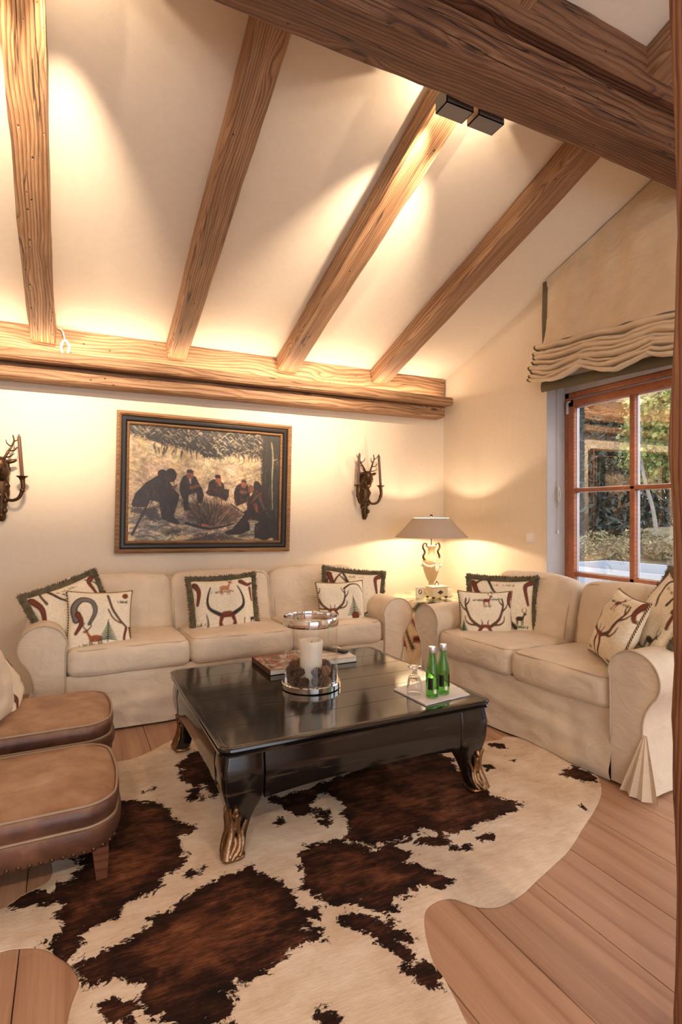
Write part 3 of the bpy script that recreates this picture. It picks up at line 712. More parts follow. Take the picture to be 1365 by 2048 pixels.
# ------------------------------------------------------------------ leather footstool and low chair
def leather_seat(root, x0, x1, y0, y1, ztop, back):
    w, d = x1-x0, y1-y0; cx, cy = (x0+x1)/2, (y0+y1)/2
    rr = .085
    def ring(o, r):
        P = rrect(w+2*o, d+2*o, r, 9); Q_ = []
        for i_, (a, b) in enumerate(zip(P, P[1:]+P[:1])):
            k = 12 if i_ % 10 == 9 else 1; Q_ += [(a[0]+(b[0]-a[0])*i/k, a[1]+(b[1]-a[1])*i/k) for i in range(k)]
        return [(x+.03*(1-(2*y/d)**2)*max(0, x/(w/2)) if abs(2*y/d) < 1 else x, y) for x, y in Q_]
    # boxed cushion with crown
    ct = ztop; ch = .075
    def stack(loops, name, mat, cap=True, sharp=45):
        g = G(); nn = len(loops[0])
        f = [(i*nn+k, i*nn+(k+1) % nn, (i+1)*nn+(k+1) % nn, (i+1)*nn+k) for i in range(len(loops)-1) for k in range(nn)]
        g.add([p for l in loops for p in l], f+([tuple(range(nn)), tuple((len(loops)-1)*nn+k for k in range(nn))] if cap else []))
        return g.build(name, mat, root, sharp)
    def L(o, z, r=rr): return [(cx+x, cy+y, z+.004*nz((x*6, y*6, z*6), 1, ztop)) for x, y in ring(o, max(.01, r+o))]
    cz = ct-.02
    cu = stack([L(-.02, cz-ch), L(.004, cz-ch+.004), L(.012, cz-ch*.5), L(.004, cz-.004), L(-.004, cz), L(-.03, cz+.012), L(-.08, cz+.020, .09), L(-.15, cz+.026, .15)], 'seat_cushion', 'leather', sharp=60)
    for z in (cz, cz-ch+.002):
        P = [(cx+x, cy+y, z+.001) for x, y in ring(.005, rr+.005)]; G().tube(P, .0048, 6, closed=True).build('piping', 'leather_pipe', cu, 180)
    # upholstered seat rail, bulging towards the front
    rz = cz-ch; stack([L(-.02, rz-.085), L(0, rz-.083), L(.018, rz-.04), L(.010, rz-.004), L(-.03, rz+.002)], 'seat_rail', 'leather', sharp=60)
    nails = G(); ball = []
    P = [Vector((cx+x, cy+y, rz-.076)) for x, y in ring(.002, rr)]; per = []
    acc = 0.0
    for a, b in zip(P, P[1:]+P[:1]):
        L_ = (b-a).length; acc += L_
        if acc >= .021: per.append(b); acc = 0.0
    for p in per: nails.ball(p, .0085, 7, 5)
    nails.build('nail_trim', 'nail', root, 180)['kind'] = 'stuff'
    for (sx, sy) in ((1, -1), (1, 1), (-1, -1), (-1, 1)):
        lx, ly = cx+sx*(w/2-.032), cy+sy*(d/2-.032); zt_ = rz-.08; z0 = .010 if (sx > 0 and not back) else .0
        g = G(); a, b = .026, .017
        vs = [(lx+x*a, ly+y*a, zt_) for x, y in ((-1, -1), (1, -1), (1, 1), (-1, 1))]+[(lx+x*b+sx*.004, ly+y*b+sy*.004, z0) for x, y in ((-1, -1), (1, -1), (1, 1), (-1, 1))]
        g.add(vs, [(0, 1, 2, 3), (7, 6, 5, 4), (0, 1, 5, 4), (1, 2, 6, 5), (2, 3, 7, 6), (3, 0, 4, 7)]).build('leg', 'chairleg', root)
    if back:
        def bl(z, o): return [(x0-.02-(z-.2)*.22+x, cy+y, z) for x, y in rrect(.13+o, d+.02+o, .05, 5)]
        stack([bl(.16, -.02), bl(.3, 0), bl(.5, .01), bl(.66, 0), bl(.72, -.04)], 'backrest', 'leather', sharp=60)
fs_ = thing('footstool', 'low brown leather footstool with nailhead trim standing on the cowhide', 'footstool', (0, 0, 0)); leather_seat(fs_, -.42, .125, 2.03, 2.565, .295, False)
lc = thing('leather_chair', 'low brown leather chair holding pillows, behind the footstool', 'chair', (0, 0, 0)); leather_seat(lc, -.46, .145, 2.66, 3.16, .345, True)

# ------------------------------------------------------------------ scatter cushions
IV = (236, 222, 196)
def tw(c, P, w0, w1, col): c.stroke(P, w0, w1, tuple(x*.6 for x in col)); c.stroke(P, w0*.6, w1*.5, col)
DKB, BRN, RED, GRN, GRY = (58, 40, 30), (104, 70, 48), (122, 58, 36), (70, 84, 58), (120, 110, 100)
def grass(c, x, y, n, s, seed, col=GRN):
    r_ = random.Random(seed)
    for i in range(n):
        a = r_.uniform(-.9, .9); px = x+r_.uniform(-s, s); L = r_.uniform(.03, .07)
        c.stroke([(px, y), (px+L*math.sin(a), y+L*math.cos(a)*.7)], .012, .003, tuple(q*r_.uniform(.6, 1.3) for q in col), .8)
def deer(c, x, y, s, col=RED, flip=1):
    c.ell((x, y), .05*s, .028*s, col); c.stroke([(x+flip*.04*s, y+.01*s), (x+flip*.065*s, y+.055*s)], .024*s, .014*s, col); c.ell((x+flip*.075*s, y+.06*s), .02*s, .011*s, col)
    for dx in (-.04, -.025, .025, .042): c.stroke([(x+dx*s, y-.015*s), (x+dx*s*1.05, y-.08*s)], .011*s, .006*s, tuple(q*.8 for q in col))
    for k in (-1, 1): c.stroke([(x+flip*.065*s, y+.068*s), (x+flip*.065*s+k*.03*s, y+.1*s), (x+flip*.065*s+k*.02*s, y+.13*s)], .008*s, .004*s, DKB)
def pine(c, x, y, h):
    c.stroke([(x, y), (x, y+h)], .012, .006, DKB)
    for i in range(9):
        f = i/9; w = h*.42*(1-f)
        for k in (-1, 1): c.stroke([(x, y+h*(.15+.85*f)), (x+k*w*.6, y+h*(.1+.82*f)), (x+k*w, y+h*(.06+.82*f))], .03*(1-f*.6), .006, tuple(q*random.uniform(.7, 1.2) for q in GRN), .9)
def antlers(c, x, y, s, col=BRN):
    for k in (-1, 1):
        f = lambda P: [(x+k*a*s, y+b*s) for a, b in P]
        tw(c, f([(.07, .0), (.16, .06), (.27, .16), (.33, .30), (.36, .44), (.34, .55)]), .06*s, .026*s, col)
        tw(c, f([(.16, .05), (.28, .06), (.36, .12), (.38, .22)]), .04*s, .008*s, col); tw(c, f([(.33, .3), (.42, .38), (.46, .48)]), .035*s, .008*s, col)
        tw(c, f([(.35, .42), (.29, .49), (.27, .57)]), .03*s, .008*s, col); tw(c, f([(.08, .02), (.05, .08), (.07, .14)]), .03*s, .006*s, col)
        tw(c, f([(.08, -.02), (.12, -.1), (.09, -.22), (.05, -.30)]), .055*s, .035*s, RED)
    c.stroke([(x-.08*s, y), (x, y+.03*s), (x+.08*s, y)], .06*s, .06*s, RED)
def horns(c, x, y, s):
    for k in (-1, 1):
        f = lambda P: [(x+k*a*s, y+b*s) for a, b in P]
        tw(c, f([(.06, .0), (.18, .06), (.29, .14), (.31, .26), (.27, .40), (.23, .50)]), .07*s, .014*s, (66, 52, 42))
    P = [(.05, .05), (.12, 0), (.15, -.12), (.14, -.22), (.0, -.36), (-.14, -.22), (-.15, -.12), (-.12, 0), (-.05, .05)]
    c.poly([(x+a*s, y+b*s) for a, b in P], (112, 52, 34)); c.poly([(x+a*s, y+b*s-.01) for a, b in ((.06, -.02), (.095, -.1), (.03, -.28), (-.03, -.28), (-.095, -.1), (-.06, -.02))], IV)
    c.stroke([(x-.05*s, y+.04*s), (x+.05*s, y+.04*s)], .06*s, .06*s, (120, 64, 44))
def design(kind, seed):
    r_ = random.Random(seed); c = Cv(84, 84, IV)
    if kind == 'horns':
        grass(c, .46, .76, 26, .17, seed, (150, 122, 84)); deer(c, .5, .84, 1.5, (186, 128, 82)); horns(c, .5, .40, .92)
        tw(c, [(.03, .10), (.16, .18), (.20, .30), (.18, .44)], .06, .012, GRY); c.poly([(.02, .05), (.16, .05), (.15, .11), (.03, .12)], RED)
        tw(c, [(.95, .12), (.82, .1), (.76, .18), (.78, .34)], .03, .01, BRN); grass(c, .88, .18, 26, .09, seed+1); deer(c, .93, .32, .9, DKB)
        tw(c, [(.06, .9), (.1, .8), (.05, .6)], .1, .04, RED); tw(c, [(.78, .93), (.88, .86), (.97, .88)], .08, .03, RED); tw(c, [(.93, .8), (.95, .6)], .05, .03, RED)
        grass(c, .1, .28, 14, .08, seed+2, (140, 110, 70))
    elif kind == 'antlers':
        grass(c, .33, .82, 16, .1, seed); grass(c, .66, .84, 14, .1, seed+3); deer(c, .5, .83, 1.3); grass(c, .5, .70, 10, .08, seed+5, (130, 110, 80))
        antlers(c, .46, .32, .98); grass(c, .16, .06, 18, .08, seed+1); grass(c, .88, .06, 20, .08, seed+2); pine(c, .06, .2, .25); tw(c, [(.97, .95), (.93, .8), (.98, .7)], .1, .04, RED)
    elif kind == 'antlers_pine':
        antlers(c, .26, .42, .8); pine(c, .72, .28, .42); c.ell((.74, .3), .09, .08, (110, 52, 36)); grass(c, .66, .2, 22, .14, seed)
        deer(c, .5, .06, 1.2, DKB); tw(c, [(.55, .86), (.70, .95), (.86, .92), (.97, .76)], .035, .012, DKB)
    elif kind == 'ram':
        tw(c, [(.12, .52), (.08, .70), (.2, .84), (.36, .80), (.40, .62), (.32, .44)], .13, .05, GRY); tw(c, [(.14, .6), (.2, .46), (.12, .30)], .09, .05, RED)
        deer(c, .42, .20, 2.0, (150, 84, 52), -1); grass(c, .4, .08, 34, .24, seed); pine(c, .60, .14, .36)
        tw(c, [(.60, .92), (.66, .68), (.78, .5), (.9, .38)], .035, .03, BRN); tw(c, [(.6, .66), (.68, .52), (.8, .44)], .02, .02, BRN); tw(c, [(.9, .36), (.86, .2), (.9, .06)], .05, .03, RED); tw(c, [(.97, .36), (.99, .2)], .05, .03, RED)
        grass(c, .82, .78, 20, .1, seed+1); c.ell((.88, .9), .05, .05, RED)
    else:
        for i in range(5):
            x, y = r_.random(), r_.random(); tw(c, [(x, y), (x+r_.uniform(-.2, .2), y+.14), (x+r_.uniform(-.2, .2), y+.3)], r_.uniform(.03, .08), .015, r_.choice((RED, BRN, DKB)))
        tw(c, [(.05, .92), (.1, .75), (.05, .55)], .1, .05, RED); tw(c, [(.95, .95), (.86, .88), (.92, .6)], .09, .04, RED)
        tw(c, [(.3, .98), (.38, .80), (.52, .68)], .04, .02, DKB); deer(c, .78, .38, 1.2, DKB); grass(c, .78, .24, 24, .14, seed); grass(c, .5, .9, 14, .2, seed+1, (140, 110, 70)); tw(c, [(.1, .3), (.2, .15), (.12, .0)], .12, .06, RED)
    c.grain(.10, seed); return c
def cushion(label, S, T, kind, trim, pos, nrm, lean, roll, seed, name='cushion', group='printed scatter cushions', mat='print'):
    n = 84; c = design(kind, seed) if kind else None; cols = c.linear() if c else None
    u = np.linspace(-1, 1, n); V = []; F = []
    def pt(a, b, sg):
        x = a*S/2*(1-.085*a*a*(1-b*b)); y = b*S/2*(1-.085*b*b*(1-a*a))
        t_ = T/2*(max(0, (1-a*a))*max(0, (1-b*b)))**.42
        w = nz((a*2, b*2, sg), 1.3, seed)*.012*(1-max(abs(a), abs(b))**4)
        return (x, -sg*(t_+w), y)
    for sg in (1, -1):
        for a in u:
            for b in u: V.append(pt(a, b, sg))
    for k in range(2):
        o = k*n*n
        for i in range(n-1):
            for j in range(n-1):
                q = (o+i*n+j, o+(i+1)*n+j, o+(i+1)*n+j+1, o+i*n+j+1); F.append(q if k == 0 else q[::-1])
    me = bpy.data.meshes.new(name); me.from_pydata(V, [], F)
    if c is not None:
        back = np.ones((n*n, 3))*np.array(lin(IV)); set_col(me, np.concatenate([cols.reshape(-1, 3), back]))
    d = Vector(nrm).normalized(); yaw = math.atan2(d.x, -d.y)   # local -y is the printed face
    mw = Matrix.Translation(Vector(pos)) @ Matrix.Rotation(yaw, 4, 'Z') @ Matrix.Rotation(R(-lean), 4, 'X') @ Matrix.Rotation(R(-roll), 4, 'Y')
    root = bpy.data.objects.new(name, None); COL.objects.link(root); root.matrix_world = mw; tag(root, label, 'cushion', group)
    mk('cover', me, mat, root, 180)
    E_ = []
    for k in range(4):
        for i in range(28):
            q = -1+2*i/28; a, b = ((q, -1), (1, q), (-q, 1), (-1, -q))[k]; p = Vector(pt(a*.999, b*.999, 1)); E_.append(Vector((p.x, 0, p.z)))
    if trim == 'fringe':
        g = G(); r_ = random.Random(seed)
        P = crom(E_, 2, True); Pm = [p*(1+.014/max(p.length, .01)) for p in P]
        g.tube(Pm, [.020+r_.uniform(-.003, .003) for _ in Pm], 9, closed=True)
        vs, fs = [], []
        for i in range(2600):      # brush of short cut yarn
            p = Pm[r_.randrange(len(Pm))]; o = p.normalized(); a = r_.uniform(-1.5, 1.5)
            dr = (o*math.cos(a)+Vector((0, math.sin(a), 0))).normalized(); tv = o.cross(Vector((0, 1, 0)))*.0022
            dr = (dr+o.cross(Vector((0, 1, 0)))*r_.uniform(-.25, .25)).normalized(); b = p+dr*.014+tv*r_.uniform(-4, 4); e = b+dr*r_.uniform(.008, .020)
            k = len(vs); vs += [b-tv, b+tv, e+tv*.4, e-tv*.4]; fs.append((k, k+1, k+2, k+3))
        g.add(vs, fs); g.build('fringe', 'fringe', root, 180, weld=False)
    elif trim == 'cord': G().tube(crom(E_, 2, True), .006, 7, closed=True).build('cord_trim', 'cord', root, 180)
    elif trim == 'pipe': G().tube(crom(E_, 2, True), .0045, 7, closed=True).build('piping', 'white', root, 180)
    return root
cushion('printed cushion with thick olive fringe tilted over the arm of the long sofa', .42, .15, 'misc', 'fringe', atY(149, 1233, 3.72), (.3, -1, 0), 22, 17, 11)
cushion('small printed cushion with a curled ram horn and a standing stag', .37, .13, 'ram', 'cord', atY(200, 1243, 3.60), (.12, -1, 0), 20, -4, 12)
cushion('fringed cushion printed with curved antelope horns on a wooden shield', .445, .15, 'horns', 'fringe', atY(449, 1220, 3.78), (0, -1, 0), 16, 1.5, 13)
cushion('printed cushion with olive fringe tucked against the long sofa arm by the side table', .46, .15, 'misc', 'fringe', atY(706, 1202, 3.80), (-.28, -1, 0), 16, -6, 14)
cushion('small printed cushion with antlers and a fir tree on the long sofa', .37, .13, 'antlers_pine', 'cord', atY(683, 1213, 3.64), (-.1, -1, 0), 14, 0, 15)
cushion('olive fringed cushion behind the antler cushion on the smaller sofa', .42, .14, 'misc', 'fringe', atX(1004, 1221, 2.585), (-.70, -.72, 0), 13, 0, 16)
cushion('small cushion printed with wide antlers and a stag, by the arm near the lamp', .35, .12, 'antlers', 'cord', atX(972, 1236, 2.44), (-.52, -.85, 0), 12, 0, 17)
cushion('small antler cushion propped on the smaller sofa beside the timber post', .37, .14, 'antlers', 'cord', atX(1236, 1257, 2.50), (-.86, .5, 0), 24, -4, 18)
cushion('olive fringed cushion half hidden by the timber post', .46, .15, 'misc', 'fringe', atX(1322, 1250, 2.64), (-.8, .6, 0), 24, -14, 19)
cushion('plain beige pillow with white piping on the low leather chair', .34, .15, None, 'pipe', (-.325, 2.80, .50), (1, -.3, 0), 12, 0, 20, 'pillow', 'pillows on the leather chair', 'linen')
cushion('printed pillow on the leather chair, behind the beige pillow', .33, .13, 'misc', 'pipe', (-.305, 3.06, .465), (1, -.1, 0), 30, 6, 21, 'pillow', 'pillows on the leather chair')

# ------------------------------------------------------------------ painting
pa_ = thing('painting', 'framed dark oil painting of men around a campfire in snow', 'painting', (.982, YB-.010, 1.475), (R(-1.2), 0, 0))
pa_.rotation_euler = (R(1.0), R(.9), 0)
FW, FH = 1.362, 1.052
g0 = [(0, 0), (0, .045), (.016, .05), (.03, .042), (.033, .03)]; g1 = [(.033, .03), (.045, .034), (.06, .032), (.074, .022)]; g2 = [(.074, .022), (.082, .026), (.09, .020), (.092, .010)]
for prof, mat, nm in ((g0, 'gold', 'outer_moulding'), (g1, 'ebony', 'black_moulding'), (g2, 'gold', 'inner_slip')):
    g = G(); L_ = []
    for (o, h) in prof: L_.append([(sx*(FW/2-o), -h-.006, sz*(FH/2-o)) for sx, sz in ((-1, -1), (1, -1), (1, 1), (-1, 1))])
    g.add([p for l in L_ for p in l], [(i*4+k, i*4+(k+1) % 4, (i+1)*4+(k+1) % 4, (i+1)*4+k) for i in range(len(L_)-1) for k in range(4)]); g.build(nm, mat, pa_, 20)
nx, ny = 300, 220; cv = Cv(nx, ny, (206, 180, 142)); rp = random.Random(5)
cw_, ch_ = FW-.18, FH-.18
def q(x, y): return ((x-135)/1100, 1-(y-150)/830)
def QP(*P): return [q(*p) for p in P]
for i in range(260):   # slopes of snow
    x, y = rp.uniform(100, 1200), rp.uniform(230, 720); L = rp.uniform(60, 200); k = rp.uniform(.7, 1.08)
    cv.stroke(QP((x, y), (x+L*.5, y+L*.16), (x+L, y+L*.42)), rp.uniform(.006, .02), .004, (206*k, 182*k, 146*k), .35)
cv.poly(QP((120, 120), (1260, 120), (1260, 340), (1090, 330), (1000, 312), (900, 312), (830, 335), (760, 352), (650, 358), (600, 312), (520, 302), (430, 292), (380, 280), (330, 262), (240, 246), (120, 216)), (44, 38, 32), edge=.03, seed=2)
for i in range(420):
    x, y = rp.uniform(130, 1100), rp.uniform(140, 335)
    if y > 215+.16*(x-135) and x < 700: continue
    k = rp.uniform(.35, 1.0)*(1 if x < 700 else 1.05); a = rp.uniform(.3, 1.1); L = rp.uniform(14, 46)
    cv.stroke(QP((x, y), (x+L*.8, y+L*a)), rp.uniform(.004, .013), .003, (200*k, 184*k, 158*k), .75)
for i in range(120):
    x, y = rp.uniform(300, 1090), rp.uniform(140, 340); cv.stroke(QP((x, y), (x+rp.uniform(-12, 12), y+rp.uniform(20, 60))), .012, .004, (30, 26, 22), .6)
cv.poly(QP((640, 350), (700, 200), (760, 350)), (34, 32, 30), .8, .02, 3); cv.poly(QP((240, 250), (300, 150), (370, 280)), (32, 29, 26), .8, .02, 4)
for i in range(60):
    x, y = rp.uniform(780, 1090), rp.uniform(330, 560); cv.stroke(QP((x, y+40), (x+rp.uniform(60, 160), y)), .007, .003, (150, 132, 106), .5)
# shadowed snow in the foreground
for i in range(220):
    x, y = rp.uniform(120, 1100), rp.uniform(780, 990); k = rp.uniform(.5, 1); L = rp.uniform(40, 150)
    cv.stroke(QP((x, y), (x+L*.5, y-8), (x+L, y+10)), .016, .006, (150*k, 140*k, 128*k), .6)
for P in ([(360, 930), (430, 890), (520, 900), (470, 935), (400, 945)], [(560, 960), (680, 925), (800, 935), (900, 965), (700, 990), (540, 985)], [(140, 740), (330, 730), (350, 830), (300, 845), (230, 800), (150, 780)]): cv.poly(QP(*P), (52, 44, 38), .85, .03, 7)
# trunks
cv.poly(QP((1088, 150), (1260, 150), (1260, 990), (1200, 990), (1120, 760), (1088, 560)), (36, 32, 28), 1, .02, 8)
for i in range(60): x = rp.uniform(1095, 1230); y = rp.uniform(190, 800); k = rp.uniform(.5, 1.5); cv.stroke(QP((x, y), (x+rp.uniform(-6, 6), y+rp.uniform(60, 200))), .006, .003, (58*k, 54*k, 46*k), .7)
cv.stroke(QP((1166, 210), (1180, 330), (1176, 520), (1186, 730)), .012, .006, (150, 134, 92)); cv.stroke(QP((1180, 350), (1215, 335)), .008, .005, (150, 134, 92))
# fire
cv.poly(QP((480, 680), (640, 700), (850, 700), (950, 770), (900, 840), (760, 885), (640, 880), (540, 820)), (92, 70, 54), .9, .03, 9)
for i in range(170):
    a = rp.uniform(-1.15, 1.1); L = rp.uniform(60, 250)*(1-.25*abs(a)); k = rp.choice((.4, .55, .8, 1.1, 1.4)); x0 = 700+rp.uniform(-60, 60)
    cv.stroke(QP((x0, 860), (x0+L*.55*math.sin(a)+8, 860-L*.55*math.cos(a)), (x0+L*math.sin(a), 860-L*math.cos(a))), .012, .003, (96*k, 76*k, 58*k), .7)
cv.stroke(QP((650, 862), (690, 866)), .016, .01, (170, 96, 60)); cv.stroke(QP((530, 850), (700, 890), (880, 850)), .02, .01, (36, 24, 18), .9)
# men
DK = (46, 32, 25); SK = (132, 80, 54)
cv.poly(QP((155, 720), (180, 640), (250, 560), (320, 510), (350, 500), (400, 530), (440, 600), (480, 640), (470, 700), (440, 800), (490, 850), (460, 860), (360, 820), (340, 700), (300, 690), (260, 740), (170, 735)), DK)
for i in range(40): x, y = rp.uniform(190, 440), rp.uniform(540, 780); cv.stroke(QP((x, y), (x+rp.uniform(10, 50), y+rp.uniform(10, 70))), .012, .004, (72, 48, 34), .35)
cv.ell(q(360, 490), .03, .026, (38, 26, 20)); cv.ell(q(418, 500), .036, .045, (58, 36, 26)); cv.poly(QP((380, 480), (400, 458), (440, 462), (462, 496), (420, 500)), (34, 26, 22)); cv.stroke(QP((440, 590), (458, 572)), .022, .014, SK)
cv.poly(QP((480, 560), (500, 505), (530, 490), (590, 500), (620, 560), (640, 590), (655, 640), (640, 700), (610, 700), (600, 620), (545, 640), (540, 720), (565, 750), (515, 755), (505, 680), (485, 640), (480, 600)), DK); cv.ell(q(553, 490), .022, .034, SK); cv.poly(QP((525, 475), (530, 455), (560, 450), (578, 466), (572, 478)), (40, 30, 24)); cv.stroke(QP((552, 525), (556, 555)), .014, .006, (190, 170, 146)); cv.stroke(QP((560, 585), (618, 570)), .022, .018, SK)
cv.poly(QP((680, 600), (690, 540), (720, 515), (770, 520), (800, 550), (805, 585), (840, 590), (840, 640), (820, 680), (760, 650), (690, 640), (665, 620)), DK); cv.ell(q(757, 515), .020, .030, SK); cv.poly(QP((730, 500), (738, 480), (770, 482), (778, 502), (752, 508)), (32, 24, 20)); cv.stroke(QP((765, 535), (775, 560)), .02, .016, SK)
cv.poly(QP((878, 610), (895, 560), (930, 535), (980, 545), (1000, 590), (1000, 660), (960, 690), (900, 715), (880, 660)), DK); cv.ell(q(953, 540), .020, .032, SK); cv.poly(QP((932, 530), (936, 514), (966, 514), (972, 534), (950, 526)), (50, 36, 28)); cv.ell(q(950, 605), .03, .014, SK)
cv.poly(QP((1030, 540), (1040, 515), (1070, 520), (1085, 545), (1130, 570), (1160, 660), (1180, 760), (1200, 960), (1045, 960), (1040, 880), (1060, 820), (1000, 820), (1005, 900), (930, 935), (830, 935), (810, 915), (870, 890), (920, 830), (960, 780), (950, 760), (980, 740), (980, 660), (1020, 620)), (42, 30, 24))
cv.ell(q(1008, 580), .022, .028, SK); cv.stroke(QP((1045, 700), (1060, 750)), .026, .02, (128, 62, 44)); cv.stroke(QP((1080, 640), (1100, 700), (1130, 740)), .02, .01, (84, 66, 52)); cv.stroke(QP((1010, 690), (1050, 640), (1090, 610)), .016, .012, (96, 60, 44)); cv.poly(QP((1005, 860), (1045, 855), (1045, 905), (1010, 910)), (170, 160, 148)); cv.stroke(QP((1000, 830), (1080, 840), (1170, 850)), .02, .012, (150, 132, 108)); cv.ell(q(1120, 900), .07, .07, (38, 26, 20))
cv.stroke(QP((280, 692), (225, 800), (165, 930)), .010, .016, (40, 28, 22)); cv.stroke(QP((284, 690), (262, 740)), .008, .006, (200, 176, 140)); cv.stroke(QP((860, 705), (950, 765)), .01, .008, (60, 46, 38))
for i in range(240):   # worked up clothing: soft folds in brown
    fx, fy, fw, fh = rp.choice(((160, 520, 290, 300), (485, 505, 160, 200), (670, 520, 165, 140), (880, 545, 120, 150), (1000, 560, 170, 330))); x, y = fx+rp.random()*fw, fy+rp.random()*fh; p_ = q(x, y); ii = int(p_[0]*(nx-1)); jj = int(p_[1]*(ny-1))
    if 0 <= ii < nx and 0 <= jj < ny and cv.I[ii, jj].mean() < .3: k = rp.uniform(.5, 1.9); cv.stroke(QP((x, y), (x+rp.uniform(-12, 22), y+rp.uniform(10, 44))), .010, .003, (58*k, 40*k, 30*k), .55)
def fract(seed):
    r_ = np.random.RandomState(seed); A = np.zeros((nx, ny))
    for o_, k in ((6, .5), (14, .6), (36, .7), (90, .6)):
        gx, gy = np.linspace(0, o_, nx), np.linspace(0, int(o_*ny/nx)+1, ny); T_ = r_.rand(o_+2, int(o_*ny/nx)+3)-.5
        ix, iy = gx.astype(int), gy.astype(int); fx, fy = (gx-ix)[:, None], (gy-iy)[None, :]; fx, fy = fx*fx*(3-2*fx), fy*fy*(3-2*fy)
        A += k*((T_[ix][:, iy]*(1-fx)+T_[ix+1][:, iy]*fx)*(1-fy)+(T_[ix][:, iy+1]*(1-fx)+T_[ix+1][:, iy+1]*fx)*fy)
    return A
for i in range(150):   # snow laden boughs
    x, y = rp.uniform(240, 1080), rp.uniform(150, 320)
    if x < 650 and y > 200+.2*(x-240): continue
    k = rp.uniform(.6, 1.1)*(1.15 if x > 700 else .9); d_ = rp.choice((-1, 1)); L = rp.uniform(12, 34)
    cv.stroke(QP((x, y), (x+d_*L*.6, y+L*.35), (x+d_*L, y+L)), .011, .003, (190*k, 172*k, 146*k), .7); cv.stroke(QP((x, y+9), (x+d_*L*.6, y+9+L*.35), (x+d_*L, y+9+L)), .010, .003, (26, 23, 20), .7)
cv.I = np.clip(cv.I*(1+.42*fract(3))[..., None]*np.stack([1+.10*fract(4), np.ones((nx, ny)), 1-.14*fract(5)], -1), 0, 1)
cv.I = cv.I*.92; cv.grain(.26, 4)
V = [((i/(nx-1)-.5)*cw_, -.014, (j/(ny-1)-.5)*ch_) for i in range(nx) for j in range(ny)]
F = [(i*ny+j, (i+1)*ny+j, (i+1)*ny+j+1, i*ny+j+1) for i in range(nx-1) for j in range(ny-1)]
me = bpy.data.meshes.new('canvas'); me.from_pydata(V, [], F); set_col(me, cv.linear().reshape(-1, 3)); mk('canvas', me, 'canvas', pa_, 180)

# ------------------------------------------------------------------ stag head sconces with tapers
def sconce(x, label, clabels):
    s = thing('wall_sconce', label, 'sconce', (x, YB, 1.5), group='stag head sconces')
    g = G()
    pf = [(.012, -.30), (.02, -.28), (.026, -.24), (.022, -.19), (.034, -.12), (.044, -.06), (.040, -.01), (.05, .05), (.045, .10), (.02, .13)]
    g.lathe(pf, 14, (0, -.03, 0), lambda r, z, w: r*(1+.22*math.sin(5*w+z*40)+.15*math.sin(90*z)))
    for k in range(10):
        a = -.26+k*.034; g.ball((.03*math.sin(k*2.4), -.055, a), (.018, .014, .02), 8, 6)
    g.box((-.03, -.02, -.2), (.03, -.001, .1), .006); g.build('backplate', 'bronze', s, 60)
    h = G(); h.ball((0, -.085, .08), (.042, .05, .055), 12, 10); h.ball((0, -.125, .045), (.026, .05, .03), 12, 8, Matrix.Rotation(R(-35), 3, 'X')); h.ball((0, -.06, .03), (.05, .05, .06), 12, 8)
    for k in (-1, 1):
        h.ball((k*.06, -.075, .105), (.036, .012, .014), 8, 6, Matrix.Rotation(k*R(-18), 3, 'Y')); h.ball((k*.026, -.12, .085), .007, 6, 5)
    h.build('stag_head', 'bronze', s, 180)
    for k in (-1, 1):
        a = G()
        def br(P, r0, r1): P = crom([(k*p[0], p[1], p[2]) for p in P], 5); m = len(P); a.tube(P, [r0+(r1-r0)*i/(m-1) for i in range(m)], 7)
        br([(.018, -.085, .12), (.04, -.08, .165), (.06, -.07, .205), (.075, -.07, .245), (.068, -.07, .285)], .010, .004)
        br([(.022, -.085, .13), (.055, -.11, .135), (.082, -.12, .155)], .006, .002); br([(.045, -.08, .175), (.08, -.09, .18), (.096, -.095, .205)], .006, .002)
        br([(.072, -.07, .24), (.095, -.075, .252), (.108, -.08, .278)], .005, .002); br([(.06, -.07, .205), (.035, -.085, .225), (.03, -.09, .25)], .005, .002)
        a.build('antler', 'bronze', s, 180)
    for k in (-1, 1):
        xo = .125 if k > 0 else -.105; b = G()
        P = crom([(k*.02, -.05, -.10), (xo*.35, -.07, -.155), (xo*.8, -.09, -.145), (xo*1.03, -.10, -.08), (xo*1.02, -.10, -.02), (xo, -.10, .0)], 6); m = len(P)
        rad = [.009+.009*(i/(m-1))**1.5 for i in range(m)]; b.tube(P, rad, 10)
        b.ball(P[int(m*.55)], .017, 10, 6); b.lathe([(.016, -.02), (.02, -.008), (.036, .004), (.038, .007), (.010, .006)], 16, (xo, -.10, 0)); b.build('horn_arm', 'bronze', s, 60)
        ct = G(); ct.lathe([(.0115, 0), (.0115, .262), (.006, .272), (.0015, .285)], 8)
        o = ct.build('taper_candle', 'taper', None, 40, (x+xo, YB-.10, 1.5065), (0, R(-4*k if k > 0 else 3), 0)); tag(o, clabels[(k+1)//2], 'candle', 'taper candles')
sconce(2.385, 'bronze stag head wall sconce with two horn arms above the side table', ('dark taper candle in the sconce above the side table, on the painting side', 'dark taper candle in the sconce above the side table, on the window side'))
sconce(-.415, 'bronze stag head wall sconce over the rolled sofa arm', ('dark taper candle in the sconce over the sofa arm, away from the painting', 'dark taper candle in the sconce over the sofa arm, facing the painting'))

